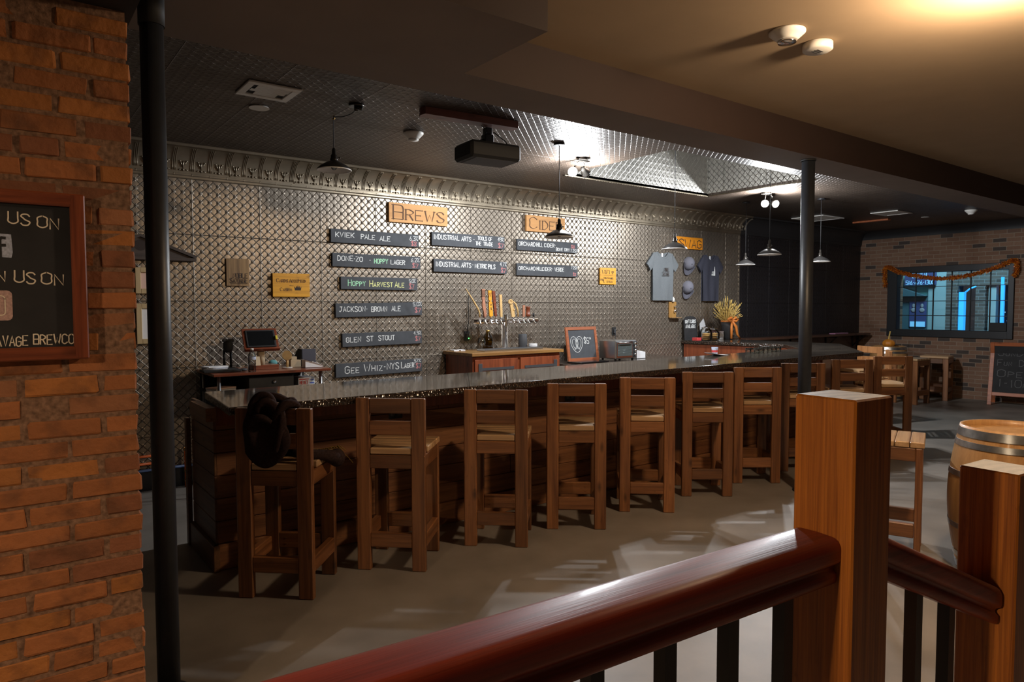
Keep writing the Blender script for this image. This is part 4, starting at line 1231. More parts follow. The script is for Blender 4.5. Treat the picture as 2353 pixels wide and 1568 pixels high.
# shirts and caps of the swag corner
def shirt(label, x, w, ztop, zbot, mat, prints, slv):
    t = thing('t_shirt', label, 't-shirt', (x, WY - 0.012, 0), group='shirts pinned to the tin wall')
    H = ztop - zbot
    def prof(v):
        s = 0.225 if v < 0.80 else 0.225 - 0.01 * (v - 0.8) / 0.2
        return s * w
    def front(dy):
        def f(u, v):
            hw = prof(v); xx = -hw + 2 * hw * u
            z = zbot + H * v
            neck = max(0.0, 1 - (abs(xx) / (0.115 * w)) ** 2)
            if v > 0.85:
                z -= 0.085 * neck * (v - 0.85) / 0.15 if dy < -0.01 else 0.03 * neck * (v - 0.85) / 0.15
            z -= 0.03 * max(0, (abs(xx) - 0.1) / 0.12) * max(0, v - 0.8) / 0.2
            wave = 0.006 * math.sin(u * 16 + v * 2) * (1 - v) + 0.004 * math.sin(u * 9 - v * 6)
            return (xx, dy + (wave if dy < -0.01 else 0), z)
        return f
    q = MB(); q.sheet(front(-0.032), 24, 24); q.sheet(front(-0.004), 24, 24)
    q.build('body', mat, t)
    for s in (-1, 1):
        q = MB()
        def sl(dy):
            def f(u, v):
                a = Vector((s * 0.20 * w, 0, ztop - 0.012)); b2 = Vector((s * 0.335 * w * slv, 0, ztop - 0.165 - 0.02 * slv))
                c2 = Vector((s * 0.222 * w, 0, ztop - 0.24)); d2 = Vector((s * 0.275 * w, 0, ztop - 0.295))
                p0 = a.lerp(b2, u); p1 = c2.lerp(d2, u)
                p = p0.lerp(p1, v)
                return (p.x, dy - 0.012 * math.sin(math.pi * v), p.z)
            return f
        q.sheet(sl(-0.028), 8, 6); q.sheet(sl(-0.006), 8, 6)
        q.build('sleeve', mat, t)
    q = MB(); q.tube([(0.118 * w * math.cos(R(a)), -0.030, ztop - 0.004 - 0.098 * -math.sin(R(a))) for a in range(180, 361, 15)], 0.006, 6); q.build('collar', mat, t)
    q = MB(); q.box(-0.012, 0.02, -0.006, -0.0045, ztop - 0.075, ztop - 0.02); q.build('size_tag', 'paper', t)
    for nm, mm, fn in prints:
        q = MB(); fn(q); q.build(nm, mm, t)
def print_a(q):
    write(q, 'NOBLE', 0.005, 2.205, 0.048, 0.115, 0.011, -0.045, jit=0.02, nib=(0.003, 0.007)); write(q, 'SAVAGE', -0.02, 2.148, 0.048, 0.145, 0.011, -0.045, jit=0.02, nib=(0.003, 0.007)); q.stroke([(-0.025, 2.138), (0.125, 2.136)], 0.006, -0.045)
def print_b(q):
    q.prism([(0.062, 2.165), (0.088, 2.165), (0.088, 2.225), (0.08, 2.31), (0.074, 2.31), (0.062, 2.225)], -0.046, -0.045, M=XZ); write(q, 'NS', 0.01, 2.205, 0.026, 0.045, 0.006, -0.045); write(q, 'NOB', 0.0, 2.168, 0.026, 0.055, 0.006, -0.045)
shirt('light grey t-shirt printed NOBLE SAVAGE pinned left of the caps', 8.036, 1.0, 2.495, 1.765, 'grey_shirt', [('chest_print', 'ink_dark', print_a)], 1.05)
shirt('dark navy t-shirt with a small white bottle emblem right of the caps', 9.170, 0.9, 2.498, 1.762, 'navy_shirt', [('chest_emblem', 'chalk_white', print_b)], 1.06)
def cap(label, x, z):
    t = thing('baseball_cap', label, 'cap', (x, WY - 0.01, z), (R(12), R(18), R(-15)))
    q = MB()
    def crown(u, v):
        a = 2 * math.pi * u; th = math.pi / 2 * v
        return (0.095 * math.sin(th) * math.cos(a), -0.11 * math.cos(th) - 0.0, 0.105 * math.sin(th) * math.sin(a) + 0.01)
    q.sheet(crown, 24, 8); q.build('crown', 'cap_grey', t)
    q = MB()
    def brim(u, v):
        a = math.pi * (1 + u)
        r0, r1 = 1.0, 1.75
        k = r0 + (r1 - r0) * v * math.sin(math.pi * u) ** 0.5
        return (0.092 * math.cos(a) * (1 + 0.1 * v) + 0.0, -0.02 - 0.05 * v, 0.10 * math.sin(a) * k)
    q.sheet(brim, 16, 5); o = q.build('brim', 'cap_mesh', t); sm = o.modifiers.new('thick', 'SOLIDIFY'); sm.thickness = 0.005
    q = MB(); q.ellipsoid((0, -0.112, 0.012), 0.009, 0.006, 0.009); q.build('button', 'cap_mesh', t)
cap('grey baseball cap on the wall between the shirts, upper one', 8.645, 2.335)
cap('grey baseball cap on the wall between the shirts, lower one', 8.625, 1.965)
t = thing('bottle_opener', 'narrow wooden bottle opener plaque with a catch cup on the tin wall', 'bottle opener', (8.285, WY - 0.004, 1.625))
q = MB(); q.box(-0.08, 0.08, -0.02, 0, -0.118, 0.118, 0.003); q.build('back_plate', 'opener_wood', t)
q = MB(); q.tube([(0.03, -0.02, 0.05), (0.03, -0.05, 0.05), (0.03, -0.055, 0.02)], 0.012, 8); q.ellipsoid((0.03, -0.035, -0.02), 0.02, 0.02, 0.03); q.build('opener', 'chrome', t)
q = MB(); q.box(-0.07, 0.15, -0.07, -0.002, -0.128, -0.118, 0.002); q.build('catch_tray', 'sign_walnut', t)
q = MB(); q.lathe([(0.022, 0), (0.022, 0.05), (0.010, 0.065), (0.010, 0.075)], 14, o=(-0.005, -0.03, 0.119)); tag(q.build('spray_bottle', 'white_plastic', None, (8.285, WY - 0.004, 1.625)), 'little white bottle standing on the bottle opener plaque', 'bottle')

for x, z, lab in ((4.553, 1.325, 'black wall outlet with a green glow left of the beer taps'), (7.046, 1.325, 'black wall outlet with a plug above the toaster oven')):
    t = thing('wall_outlet', lab, 'outlet', (x, WY - 0.002, z))
    q = MB(); q.box(-0.038, 0.038, -0.008, 0, -0.058, 0.058, 0.003); q.build('plate', 'matte_black', t)
    q = MB(); q.box(-0.016, 0.016, -0.03, -0.008, -0.03, 0.03, 0.004); q.build('plug', 'charcoal', t)
    if x < 5:
        q = MB(); q.ellipsoid((0.012, -0.032, -0.03), 0.007, 0.004, 0.007); q.build('indicator', 'led_green', t)
        q = MB(); q.tube([(0.0, -0.012, 0.04), (0.03, -0.01, 0.2), (0.02, -0.012, 0.42), (0.035, -0.01, 0.50)], 0.004, 6); q.build('cable', 'matte_black', t)
    else:
        q = MB(); q.tube([(0, -0.03, -0.02), (0.0, -0.035, -0.12), (-0.1, -0.05, -0.22)], 0.004, 6); q.build('cable', 'matte_black', t)

# chalkboard on the brick pier
t = thing('framed_chalkboard', 'red-framed chalkboard with US ON lettering hung on the brick pier', 'chalkboard', (-0.165, 2.770, 1.774))
q = MB(); hw, hh, fw = 0.415, 0.2745, 0.043
q.box(-hw, hw, -0.045, 0, hh - fw, hh, 0.004); q.build('frame_rail', 'frame_red', t)
q = MB(); q.box(-hw, hw, -0.045, 0, -hh, -hh + fw, 0.004); q.build('frame_rail', 'frame_red', t)
for s in (-1, 1):
    q = MB(); q.box(s * (hw - fw / 2) - fw / 2, s * (hw - fw / 2) + fw / 2, -0.0455, 0, -hh + 0.001, hh - 0.001, 0.004); q.build('frame_rail', 'frame_red_upright', t)
q = MB(); q.box(-hw + 0.02, hw - 0.02, -0.025, -0.004, -hh + 0.02, hh - 0.02); q.build('slate', 'slate_dark', t)
q = MB()
X0 = 0.165
write(q, 'US', 0.041 + X0, 0.166, 0.036, 0.058, 0.0042, 0, jit=0.05); write(q, 'ON', 0.118 + X0, 0.158, 0.036, 0.060, 0.0042, 0, jit=0.05)
q.build('chalk_lettering', 'chalk_cream', t, (0, -0.0258, 0)); q = MB()
write(q, 'N', 0.006 + X0, -0.018, 0.032, 0.022, 0.0042, 0); write(q, 'US', 0.052 + X0, -0.022, 0.036, 0.056, 0.0042, 0, jit=0.05); write(q, 'ON', 0.124 + X0, -0.026, 0.036, 0.062, 0.0042, 0, jit=0.05)
q.build('chalk_lettering', 'chalk_cream', t, (0, -0.0258, 0)); q = MB()
write(q, 'AVAGE', -0.002 + X0, -0.2255, 0.031, 0.083, 0.0038, 0, jit=0.05); write(q, 'BREWCO', 0.096 + X0, -0.222, 0.031, 0.112, 0.0038, 0, jit=0.05)
q.build('chalk_lettering', 'chalk_cream', t, (0, -0.0258, 0))
q = MB(); q.prism([(0.0 + X0 - 0.03, 0.060), (0.046 + X0, 0.058), (0.050 + X0, 0.075), (0.047 + X0, 0.132), (0.0 + X0 - 0.03, 0.136)], 0, 0.0006, M=XZ); q.build('chalk_badge', 'chalk_blue', t, (0, -0.0262, 0))
q = MB(); q.stroke([(0.030 + X0, 0.120), (0.022 + X0, 0.121), (0.017 + X0, 0.114), (0.017 + X0, 0.060)], 0.009, 0); q.stroke([(0.006 + X0, 0.096), (0.030 + X0, 0.097)], 0.009, 0); q.build('badge_letter', 'slate_dark', t, (0, -0.0272, 0))
def rsq(cx, cz, a, r):
    o = []
    for sx, sz, a0 in ((1, 1, 0), (-1, 1, 90), (-1, -1, 180), (1, -1, 270)):
        o += [(cx + sx * (a - r) + r * math.cos(R(a0 + k * 30)), cz + sz * (a - r) + r * math.sin(R(a0 + k * 30))) for k in range(4)]
    return o
q = MB(); q.prism(rsq(-0.004 + X0, -0.095, 0.048, 0.014), 0, 0.0006, M=XZ); q.build('chalk_camera_badge', 'chalk_pink', t, (0, -0.0262, 0))
q = MB(); pts = rsq(-0.006 + X0, -0.095, 0.031, 0.010); q.stroke(pts + [pts[0]], 0.0035, 0); q.stroke([(0.008 + X0, -0.076), (0.012 + X0, -0.076)], 0.004, 0); q.build('badge_outline', 'chalk_cream', t, (0, -0.0272, 0))

# ------------------------------------------------------------------ desk with the till
t = thing('side_desk', 'red-brown desk on steel legs against the tin wall, left of the menu boards', 'desk', (2.03, 6.68, 0))
q = MB(); q.box(-0.53, 0.535, -0.33, 0.325, 1.066, 1.090, 0.003); q.build('desktop', 'desk_red', t)
for sx in (-0.475, 0.45):
    for sy in (-0.28, 0.28):
        q = MB(); q.lathe([(0.016, 0), (0.016, 1.066)], 14, o=(sx, sy, 0)); q.build('leg', 'steel_brushed', t)
q = MB(); q.box(-0.50, 0.50, -0.26, 0.30, 0.89, 0.912, 0.002); q.build('lower_shelf', 'matte_black', t)
q = MB(); q.box(-0.50, 0.50, 0.30, 0.315, 0.3, 1.064, 0.002); q.build('back_panel', 'matte_black', t)
t = thing('cash_drawer', 'grey metal drawer unit with a knob on the shelf under the desk', 'drawer unit', (2.033, 6.62, 0.913))
q = MB(); q.box(-0.21, 0.21, -0.15, 0.2, 0, 0.128, 0.003); q.build('case', 'charcoal', t)
q = MB(); q.box(-0.205, 0.205, -0.162, -0.15, 0.006, 0.122, 0.003); q.build('drawer_front', 'slate_board', t)
q = MB(); q.lathe([(0.008, 0), (0.008, 0.012), (0.016, 0.016), (0.014, 0.028), (0.0, 0.03)], 14, M=Matrix.Translation((0.02, -0.162, 0.075)) @ Matrix.Rotation(R(90), 4, 'X')); q.build('knob', 'chrome', t)
t = thing('packing_box', 'small printed white box with red lettering under the right end of the desk', 'box', (2.385, 6.62, 0.913))
q = MB(); q.box(-0.08, 0.08, -0.10, 0.10, 0, 0.085, 0.002); q.build('carton', 'paper', t)
q = MB(); write(q, 'HEMET', -0.065, 0.022, 0.03, 0.08, 0.0055, -0.1012, jit=0); q.stroke([(-0.07, 0.068), (0.02, 0.068)], 0.008, -0.1012); q.build('red_print', 'red_label', t)
q = MB(); q.stroke([(0.035, 0.03), (0.07, 0.03)], 0.012, -0.1012); q.stroke([(0.035, 0.06), (0.07, 0.06)], 0.006, -0.1012); q.build('blue_print', 'blue_label', t)
for k in range(4):
    q = MB(); q.box(-0.10, 0.10, -0.08, 0.08, 0, 0.009)
    tag(q.build('magazine', ['paper_pink', 'paper', 'book_grey', 'paper_pink'][k], None, (1.62, 6.60, 0.913 + k * 0.0095), (0, 0, R(8 + 6 * k))), 'thin magazine in the low pile under the left half of the desk', 'magazine', 'magazines under the desk')
t = thing('tablet_stand', 'wooden tablet stand with a slanted tray on the desk', 'stand', (2.02, 6.66, 1.0905))
q = MB(); q.box(-0.115, 0.12, -0.09, 0.09, 0, 0.042, 0.003); q.build('base', 'desk_red', t)
q = MB(); q.lathe([(0.035, 0.042), (0.034, 0.19)], 20, o=(-0.02, 0.0, 0)); q.build('column', 'cardboard', t)
Mt = Matrix.Translation((-0.02, 0, 0.285)) @ Matrix.Rotation(R(-3), 4, 'Z') @ Matrix.Rotation(R(58), 4, 'X')
q = MB(); q.box(-0.16, 0.16, -0.115, 0.115, -0.018, 0, 0.003, M=Mt); q.box(-0.16, 0.16, -0.125, -0.11, -0.018, 0.03, 0.003, M=Mt); q.build('tray', 'desk_red', t)
tb = MB(); tb.box(-0.135, 0.135, -0.092, 0.092, 0.001, 0.012, 0.004, M=Mt)
t2 = thing('tablet', 'black tablet leaning on the slanted wooden tray', 'tablet', (2.02, 6.66, 1.0905))
tb.build('case', 'matte_black', t2)
tb = MB(); tb.box(-0.118, 0.118, -0.078, 0.078, 0.012, 0.013, M=Mt); tb.build('screen', 'screen_black', t2)
tb = MB(); tb.box(0.13, 0.15, -0.02, 0.02, 0.006, 0.03, 0.003, M=Mt); tb.build('card_reader', 'yellow_plastic', t2)
t = thing('water_bottle', 'clear ribbed water bottle at the front edge of the desk', 'bottle', (1.842, 6.40, 1.0905))
q = MB(); q.lathe([(0.0, 0.0), (0.032, 0.001), (0.034, 0.01), (0.031, 0.03), (0.034, 0.045), (0.031, 0.06), (0.034, 0.075), (0.031, 0.09), (0.034, 0.11), (0.034, 0.14), (0.026, 0.17), (0.013, 0.19), (0.013, 0.20)], 20, caps=False); q.build('bottle', 'clear_glass', t)
q = MB(); q.lathe([(0.015, 0.197), (0.015, 0.215)], 16); q.build('lid', 'white_plastic', t)
q = MB(); q.lathe([(0.0346, 0.112), (0.0346, 0.138)], 20, caps=False); q.build('label_band', 'chalk_blue', t)
q = MB(); q.box(-0.03, 0.03, -0.002, 0.002, 0, 0.085, M=Matrix.Rotation(R(-14), 4, 'X')); tag(q.build('note_card', 'cardboard', None, (1.935, 6.545, 1.133), (0, 0, R(12))), 'cream note card propped on the base of the tablet stand', 'card')
t = thing('contactless_reader', 'round pale wooden disc on a small pedestal on the desk', 'card reader', (2.235, 6.62, 1.0905))
q = MB(); q.lathe([(0.05, 0), (0.05, 0.008)], 20); q.build('foot', 'white_plastic', t)
q = MB(); q.lathe([(0.012, 0.008), (0.012, 0.09)], 12); q.build('stem', 'pale_wood_plain', t)
q = MB(); q.lathe([(0.045, -0.012), (0.045, 0.012)], 24, M=Matrix.Translation((0, 0, 0.12)) @ Matrix.Rotation(R(-20), 4, 'Z') @ Matrix.Rotation(R(80), 4, 'X')); q.build('disc', 'pale_wood_plain', t)
q = MB(); q.ellipsoid((0, 0, 0.035), 0.045, 0.03, 0.035); tag(q.build('tape_roll', 'teal_wall', None, (2.165, 6.83, 1.0905)), 'blue-green roll lying behind the round wooden disc', 'tape')
q = MB(); q.cbox(0, 0, 0.034, 0.10, 0.07, 0.068, 0.002); tag(q.build('card_box', 'cardboard', None, (2.335, 6.70, 1.0905)), 'small brown cardboard box on the desk, the lower one', 'box')
q = MB(); q.cbox(0, 0, 0.016, 0.055, 0.05, 0.032, 0.002); tag(q.build('card_box', 'cardboard', None, (2.322, 6.70, 1.159)), 'tiny cardboard box resting on the other brown box', 'box')
t = thing('file_holder', 'dark upright file holder at the right end of the desk', 'file holder', (2.475, 6.76, 1.0905))
q = MB(); q.box(-0.07, 0.075, -0.06, -0.052, 0, 0.17, 0.002); q.build('front_panel', 'cap_mesh', t)
q = MB(); q.prism([(-0.06, 0), (0.14, 0), (0.14, 0.10), (0.04, 0.17), (-0.06, 0.17)], -0.07, -0.062, M=Matrix(((0, 0, 1, 0), (1, 0, 0, 0), (0, 1, 0, 0), (0, 0, 0, 1)))); q.box(-0.07, 0.075, -0.06, 0.14, 0, 0.006); q.build('side_panel', 'matte_black', t)
t = thing('paper_tray', 'white receipt papers in a wire tray at the right end of the desk', 'paper tray', (2.455, 6.55, 1.0905))
q = MB(); q.prism([(-0.085, 0.004), (0.085, 0.004), (0.085, 0.02), (-0.085, 0.075)], -0.05, 0.05, M=XZ); q.build('papers', 'paper', t)
q = MB(); q.tube([(-0.09, -0.055, 0.08), (0.088, -0.055, 0.024), (0.088, 0.055, 0.024), (-0.09, 0.055, 0.08)], 0.003, 6); q.build('wire', 'chrome', t)
for k in range(4):
    q = MB(); q.box(-0.10, 0.10, -0.06, 0.06, 0, 0.006)
    tag(q.build('paper_sheaf', 'paper' if k != 1 else 'chalk_blue', None, (1.585, 6.66, 1.113 + 0.0065 * k), (0, 0, R(-6 + 9 * k))), 'loose white paper in the pile at the left end of the desk', 'papers', 'papers piled on the laptop')
q = MB(); q.box(-0.16, 0.16, -0.11, 0.11, 0, 0.02, 0.004); tag(q.build('laptop', 'matte_black', None, (1.62, 6.60, 1.0915), (0, 0, R(-3))), 'closed black laptop under the papers on the desk', 'laptop')
t = thing('coffee_grinder', 'black upright machine standing on the desk left of the tablet', 'machine', (1.742, 6.80, 1.0905))
q = MB(); q.box(-0.05, 0.05, -0.06, 0.06, 0, 0.02, 0.004); q.build('base', 'matte_black', t)
q = MB(); q.lathe([(0.012, 0.02), (0.012, 0.19)], 10, o=(-0.03, 0.03, 0)); q.lathe([(0.012, 0.02), (0.012, 0.19)], 10, o=(0.03, 0.03, 0)); q.build('upright', 'iron_black', t)
q = MB(); q.lathe([(0.03, 0.16), (0.045, 0.20), (0.045, 0.25), (0.03, 0.27)], 18); q.box(-0.05, 0.05, -0.02, 0.02, 0.26, 0.285, 0.004); q.build('head', 'matte_black', t)
q = MB(); q.ellipsoid((0, 0, 0.014), 0.034, 0.02, 0.014); tag(q.build('computer_mouse', 'charcoal', None, (1.80, 6.52, 1.091)), 'dark grey computer mouse right of the laptop', 'mouse')

# ------------------------------------------------------------------ kegerator cabinet with the taps
kc = thing('tap_cabinet', 'red wooden cabinet with black strap hinges under the beer taps', 'cabinet', (4.89, 6.71, 0))
q = MB(); q.box(-0.64, 0.64, -0.27, 0.30, 0, 1.118, 0.003); q.build('carcass', 'cabinet_red', kc)
q = MB(); q.box(-0.672, 0.672, -0.312, 0.312, 1.120, 1.158, 0.004); q.build('cabinet_top', 'cabinet_top', kc)
for s in (-1, 1):
    q = MB(); q.box(min(s * 0.62, s * 0.02), max(s * 0.62, s * 0.02), -0.292, -0.271, 0.08, 1.08, 0.003); d = q.build('door', 'cabinet_red', kc)
    q = MB(); q.box(s * 0.55 - 0.026, s * 0.55 + 0.026, -0.299, -0.2925, 0.93, 1.035, 0.002)
    a, c2 = s * 0.57, s * 0.08
    q.prism([(min(a, c2), 0.955), (max(a, c2), 0.955), (max(a, c2), 0.985), (min(a, c2), 0.985)], -0.298, -0.2925, M=XZ)
    q.build('strap_hinge', 'charcoal', d)
tw = thing('beer_tower', 'chrome T-shaped beer tower with ten taps on the red cabinet', 'beer tap', (4.955, 6.80, 1.1585))
q = MB(); q.lathe([(0.055, 0), (0.055, 0.01), (0.041, 0.016), (0.041, 0.42)], 28); q.build('column', 'chrome', tw)
q = MB(); q.lathe([(0.030, -0.485), (0.030, 0.485)], 20, M=Matrix.Translation((0.015, -0.01, 0.345)) @ Matrix.Rotation(R(90), 4, 'Y')); q.build('crossbar', 'chrome', tw)
taps = [4.539, 4.618, 4.698, 4.770, 4.844, 5.030, 5.107, 5.188, 5.257, 5.344]
faucets = []
for k, x in enumerate(taps):
    lx = x - 4.955
    q = MB(); q.tube([(lx, -0.03, 0.345), (lx, -0.075, 0.350)], 0.011, 8); q.tube([(lx, -0.075, 0.385), (lx, -0.078, 0.34), (lx + 0.012, -0.088, 0.315), (lx + 0.022, -0.096, 0.298)], [0.010, 0.014, 0.010, 0.009], 8)
    q.lathe([(0.014, 0.382), (0.009, 0.392)], 10, o=(lx, -0.075, 0))
    faucets.append(q.build('faucet', 'chrome', tw))
def lp(pts):
    return [(x - 4.955, -0.078, z - 1.1585) for x, z in pts]
def handle(name, mat, fn, label, extra=None):
    q = MB(); fn(q)
    if extra:
        n = len(q.m); extra[1](q)
        for k in range(n, len(q.m)): q.m[k] = 1
    o = q.build('tap_handle', [mat, extra[2]] if extra else mat, faucets.pop(0))
    o['label'] = label
handle('branch', 'pale_wood_plain', lambda q: q.tube(lp([(4.539, 1.552), (4.537, 1.607), (4.517, 1.652), (4.444, 1.755), (4.349, 1.882)]), [0.011, 0.011, 0.011, 0.010, 0.005], 10), 'long bent pale branch tap handle, far left')
def slat(x0, z0, x1, z1, w0, w1, th=0.018):
    def f(q):
        dx = x1 - x0
        q.prism([(x0 - w0 / 2 - 4.955, z0 - 1.1585), (x0 + w0 / 2 - 4.955, z0 - 1.1585), (x1 + w1 / 2 - 4.955, z1 - 1.1585), (x1 - w1 / 2 - 4.955, z1 - 1.1585)], -0.078 - th / 2, -0.078 + th / 2, M=XZ)
        if z0 > 1.56: q.lathe([(0.007, 0.39), (0.007, z0 - 1.1585)], 8, o=(x0 - 4.955, -0.078, 0))
    return f
def paddle(q):
    slat(4.620, 1.57, 4.602, 1.66, 0.03, 0.045)(q); slat(4.602, 1.66, 4.595, 1.70, 0.045, 0.045)(q); slat(4.595, 1.70, 4.594, 1.735, 0.045, 0.035)(q); slat(4.594, 1.735, 4.592, 1.785, 0.035, 0.046)(q); slat(4.592, 1.785, 4.590, 1.882, 0.040, 0.046)(q)
def rings(q):
    for k in range(7): slat(4.591, 1.792 + k * 0.0125, 4.591, 1.797 + k * 0.0125, 0.052, 0.052, 0.024)(q)
handle('paddle', 'rose_wood_plain', paddle, 'rosy carved paddle tap handle with grooves, second from the left', ('groove_rings', rings, 'ink_brown'))
def two(q):
    slat(4.700, 1.565, 4.690, 1.735, 0.05, 0.048)(q); slat(4.688, 1.75, 4.680, 1.868, 0.044, 0.046)(q); slat(4.69, 1.735, 4.688, 1.75, 0.02, 0.02)(q)
def cut(q):
    write(q, 'N', 4.667 - 4.955, 1.79 - 1.1585, 0.05, 0.03, 0.008, -0.0885); q.stroke([(4.694 - 4.955, 1.69 - 1.1585), (4.697 - 4.955, 1.705 - 1.1585)], 0.012, -0.0885); q.stroke([(4.70 - 4.955, 1.64 - 1.1585), (4.695 - 4.955, 1.665 - 1.1585)], 0.012, -0.0885)
handle('carved_slat', 'sign_amber', two, 'yellow wooden tap handle carved with an N', ('carving', cut, 'ink_brown'))
handle('slat', 'frame_red', slat(4.768, 1.565, 4.735, 1.862, 0.032, 0.042), 'dark red slat tap handle leaning left')
handle('slat', 'pale_wood_plain', slat(4.850, 1.552, 4.838, 1.82, 0.030, 0.040), 'plain pale paddle tap handle just left of the column')
def leafy(q):
    slat(5.030, 1.552, 4.993, 1.74, 0.05, 0.045)(q)
    for k in range(9):
        a = k * 0.7
        q.ellipsoid((4.985 - 4.955 + 0.025 * math.cos(a), -0.085, 1.735 - 1.1585 + 0.022 * math.sin(a)), 0.016, 0.012, 0.012, nu=7, nv=5)
    q.ellipsoid((5.035 - 4.955, -0.088, 1.64 - 1.1585), 0.014, 0.01, 0.014)
handle('leaf_carving', 'pale_wood_plain', leafy, 'pale tap handle carved with leaves, first right of the column')
handle('branch', 'pale_wood_plain', lambda q: q.tube(lp([(5.107, 1.552), (5.094, 1.643), (5.065, 1.711), (5.027, 1.738)]), [0.010, 0.012, 0.012, 0.009], 10), 'curved pale horn-shaped tap handle')
handle('slat', 'rose_wood_plain', slat(5.190, 1.552, 5.190, 1.694, 0.028, 0.030), 'short straight pinkish tap handle right of the horn-shaped one')
def turned(q):
    q.lathe([(0.030, 0.393), (0.030, 0.43), (0.026, 0.435), (0.026, 0.50), (0.030, 0.505), (0.030, 0.52)], 12, o=(5.257 - 4.955, -0.078, 0))
handle('turned_log', 'cabinet_red', turned, 'short brown turned log tap handle, second from the right')
handle('knob', 'matte_black', lambda q: q.lathe([(0.012, 0.393), (0.013, 0.43), (0.006, 0.44)], 10, o=(5.344 - 4.955, -0.078, 0)), 'small dark knob tap handle, far right')
t = thing('drip_tray', 'long stainless steel drip tray below the beer taps', 'tray', (4.945, 6.66, 1.159))
q = MB(); q.box(-0.435, 0.435, -0.085, 0.085, 0, 0.022, 0.003); q.build('tray', 'steel_brushed', t)
q = MB(); q.box(-0.42, 0.42, -0.07, 0.07, 0.022, 0.0235); q.build('grille', 'charcoal', t)
t = thing('growler', 'olive amber glass growler jug left of the beer tower', 'jug', (4.755, 6.87, 1.159))
q = MB(); q.lathe([(0.0, 0.0), (0.062, 0.002), (0.066, 0.02), (0.066, 0.13), (0.05, 0.17), (0.025, 0.20), (0.022, 0.215)], 26, caps=False); q.build('jug', 'amber_clear', t)
q = MB(); q.lathe([(0.0, 0.004), (0.058, 0.006), (0.060, 0.10), (0.0, 0.101)], 20, caps=False); q.build('liquid', 'amber_glass', t)
q = MB(); q.lathe([(0.024, 0.213), (0.024, 0.235), (0.0, 0.237)], 16); q.build('cap', 'brass', t)
t = thing('beer_glass', 'stemmed tulip beer glass beside the amber growler', 'glass', (4.612, 6.79, 1.159))
q = MB(); q.lathe([(0.0, 0.0), (0.035, 0.001), (0.034, 0.004), (0.006, 0.010), (0.006, 0.035), (0.02, 0.045), (0.048, 0.08), (0.050, 0.10), (0.040, 0.14), (0.038, 0.145)], 24, caps=False); q.build('bowl', 'clear_glass', t)
t = thing('speaker', 'dark grey cylindrical speaker right of the beer tower', 'speaker', (5.235, 6.80, 1.159))
q = MB(); q.lathe([(0.052, 0), (0.056, 0.01), (0.053, 0.17), (0.048, 0.178), (0.0, 0.179)], 26); q.build('body', 'charcoal', t)
q = MB(); q.lathe([(0.057, 0.0), (0.057, 0.012)], 26, caps=False); q.build('base_ring', 'matte_black', t)
for k in range(3):
    q = MB(); q.lathe([(0.0, 0), (0.052, 0), (0.052, 0.011), (0.0, 0.011)], 20, caps=False)
    tag(q.build('coaster', 'paper', None, (5.32, 6.70, 1.184 + 0.0115 * k)), 'round pale coaster in the short stack right of the dark speaker', 'coaster', 'coasters by the speaker')
for k, (x, w) in enumerate(((4.30, 0.07), (4.39, 0.06))):
    q = MB(); q.box(-w / 2, w / 2, -0.05, 0.05, 0, 0.012); tag(q.build('napkin_pad', 'paper', None, (x, 6.90, 1.159)), ['pale pad lying at the back left corner of the tap cabinet', 'pale pad lying next to the corner pad on the tap cabinet'][k], 'pad')

# ------------------------------------------------------------------ back counter with the oven
t = thing('back_counter', 'low black back counter below the oven along the tin wall', 'counter', (6.75, 6.72, 0))
q = MB(); q.box(-1.10, 1.10, -0.36, 0.30, 0.925, 0.960, 0.004); q.build('worktop', 'granite', t)
q = MB(); q.box(-1.07, 1.07, -0.32, 0.30, 0.0, 0.925, 0.003); q.build('cabinet', 'matte_black', t)
t = thing('pretzel_chalkboard', 'orange-framed chalkboard with a drawn pretzel and $5 price leaning by the oven', 'chalkboard', (6.17, 6.70, 0.9615), (R(-9), 0, 0))
q = MB(); hw, hh, fw = 0.272, 0.452, 0.042
for a0, a1, b0, b1 in ((-hw, -hw + fw, 0, hh), (hw - fw, hw, 0, hh), (-hw + fw, hw - fw, hh - fw, hh), (-hw + fw, hw - fw, 0, fw)):
    q.box(a0, a1, -0.012, 0.012, b0, b1, 0.003)
q.build('frame', 'frame_orange', t)
q = MB(); q.box(-hw + fw, hw - fw, -0.004, 0.008, fw, hh - fw); q.build('slate', 'slate_board', t)
q = MB()
def pz(x, z): return (-0.095 + x * 0.105, 0.225 + z * 0.105)
outer = [(0.0, 0.62), (-0.35, 0.95), (-0.78, 0.85), (-1.0, 0.4), (-0.85, -0.25), (-0.45, -0.8), (0.0, -1.02), (0.45, -0.8), (0.85, -0.25), (1.0, 0.4), (0.78, 0.85), (0.35, 0.95), (0.0, 0.62)]
q.stroke([pz(*p) for p in cat_spline(outer)], 0.0055, -0.0045)
for s in (-1, 1):
    q.stroke([pz(s * x, z) for x, z in cat_spline([(0.0, 0.28), (-0.32, 0.66), (-0.62, 0.58), (-0.72, 0.25), (-0.6, -0.2), (-0.35, -0.55)])], 0.0045, -0.0045)
    q.stroke([pz(s * x, z) for x, z in cat_spline([(0.06, 0.66), (0.02, 0.2), (-0.05, -0.1), (0.25, -0.45), (0.42, -0.7)])], 0.0045, -0.0045)
    q.stroke([pz(s * x, z) for x, z in cat_spline([(-0.16, 0.5), (-0.2, 0.1), (-0.1, -0.25), (0.08, -0.5), (0.3, -0.62)])], 0.0045, -0.0045)
write(q, '$5', 0.035, 0.232, 0.075, 0.085, 0.0075, -0.0045); write(q, '00', 0.132, 0.285, 0.022, 0.028, 0.004, -0.0045)
q.build('chalk_drawing', 'chalk_white', t)
t = thing('toaster_oven', 'stainless steel toaster oven with glass door on the back counter', 'oven', (6.71, 6.62, 0.9605))
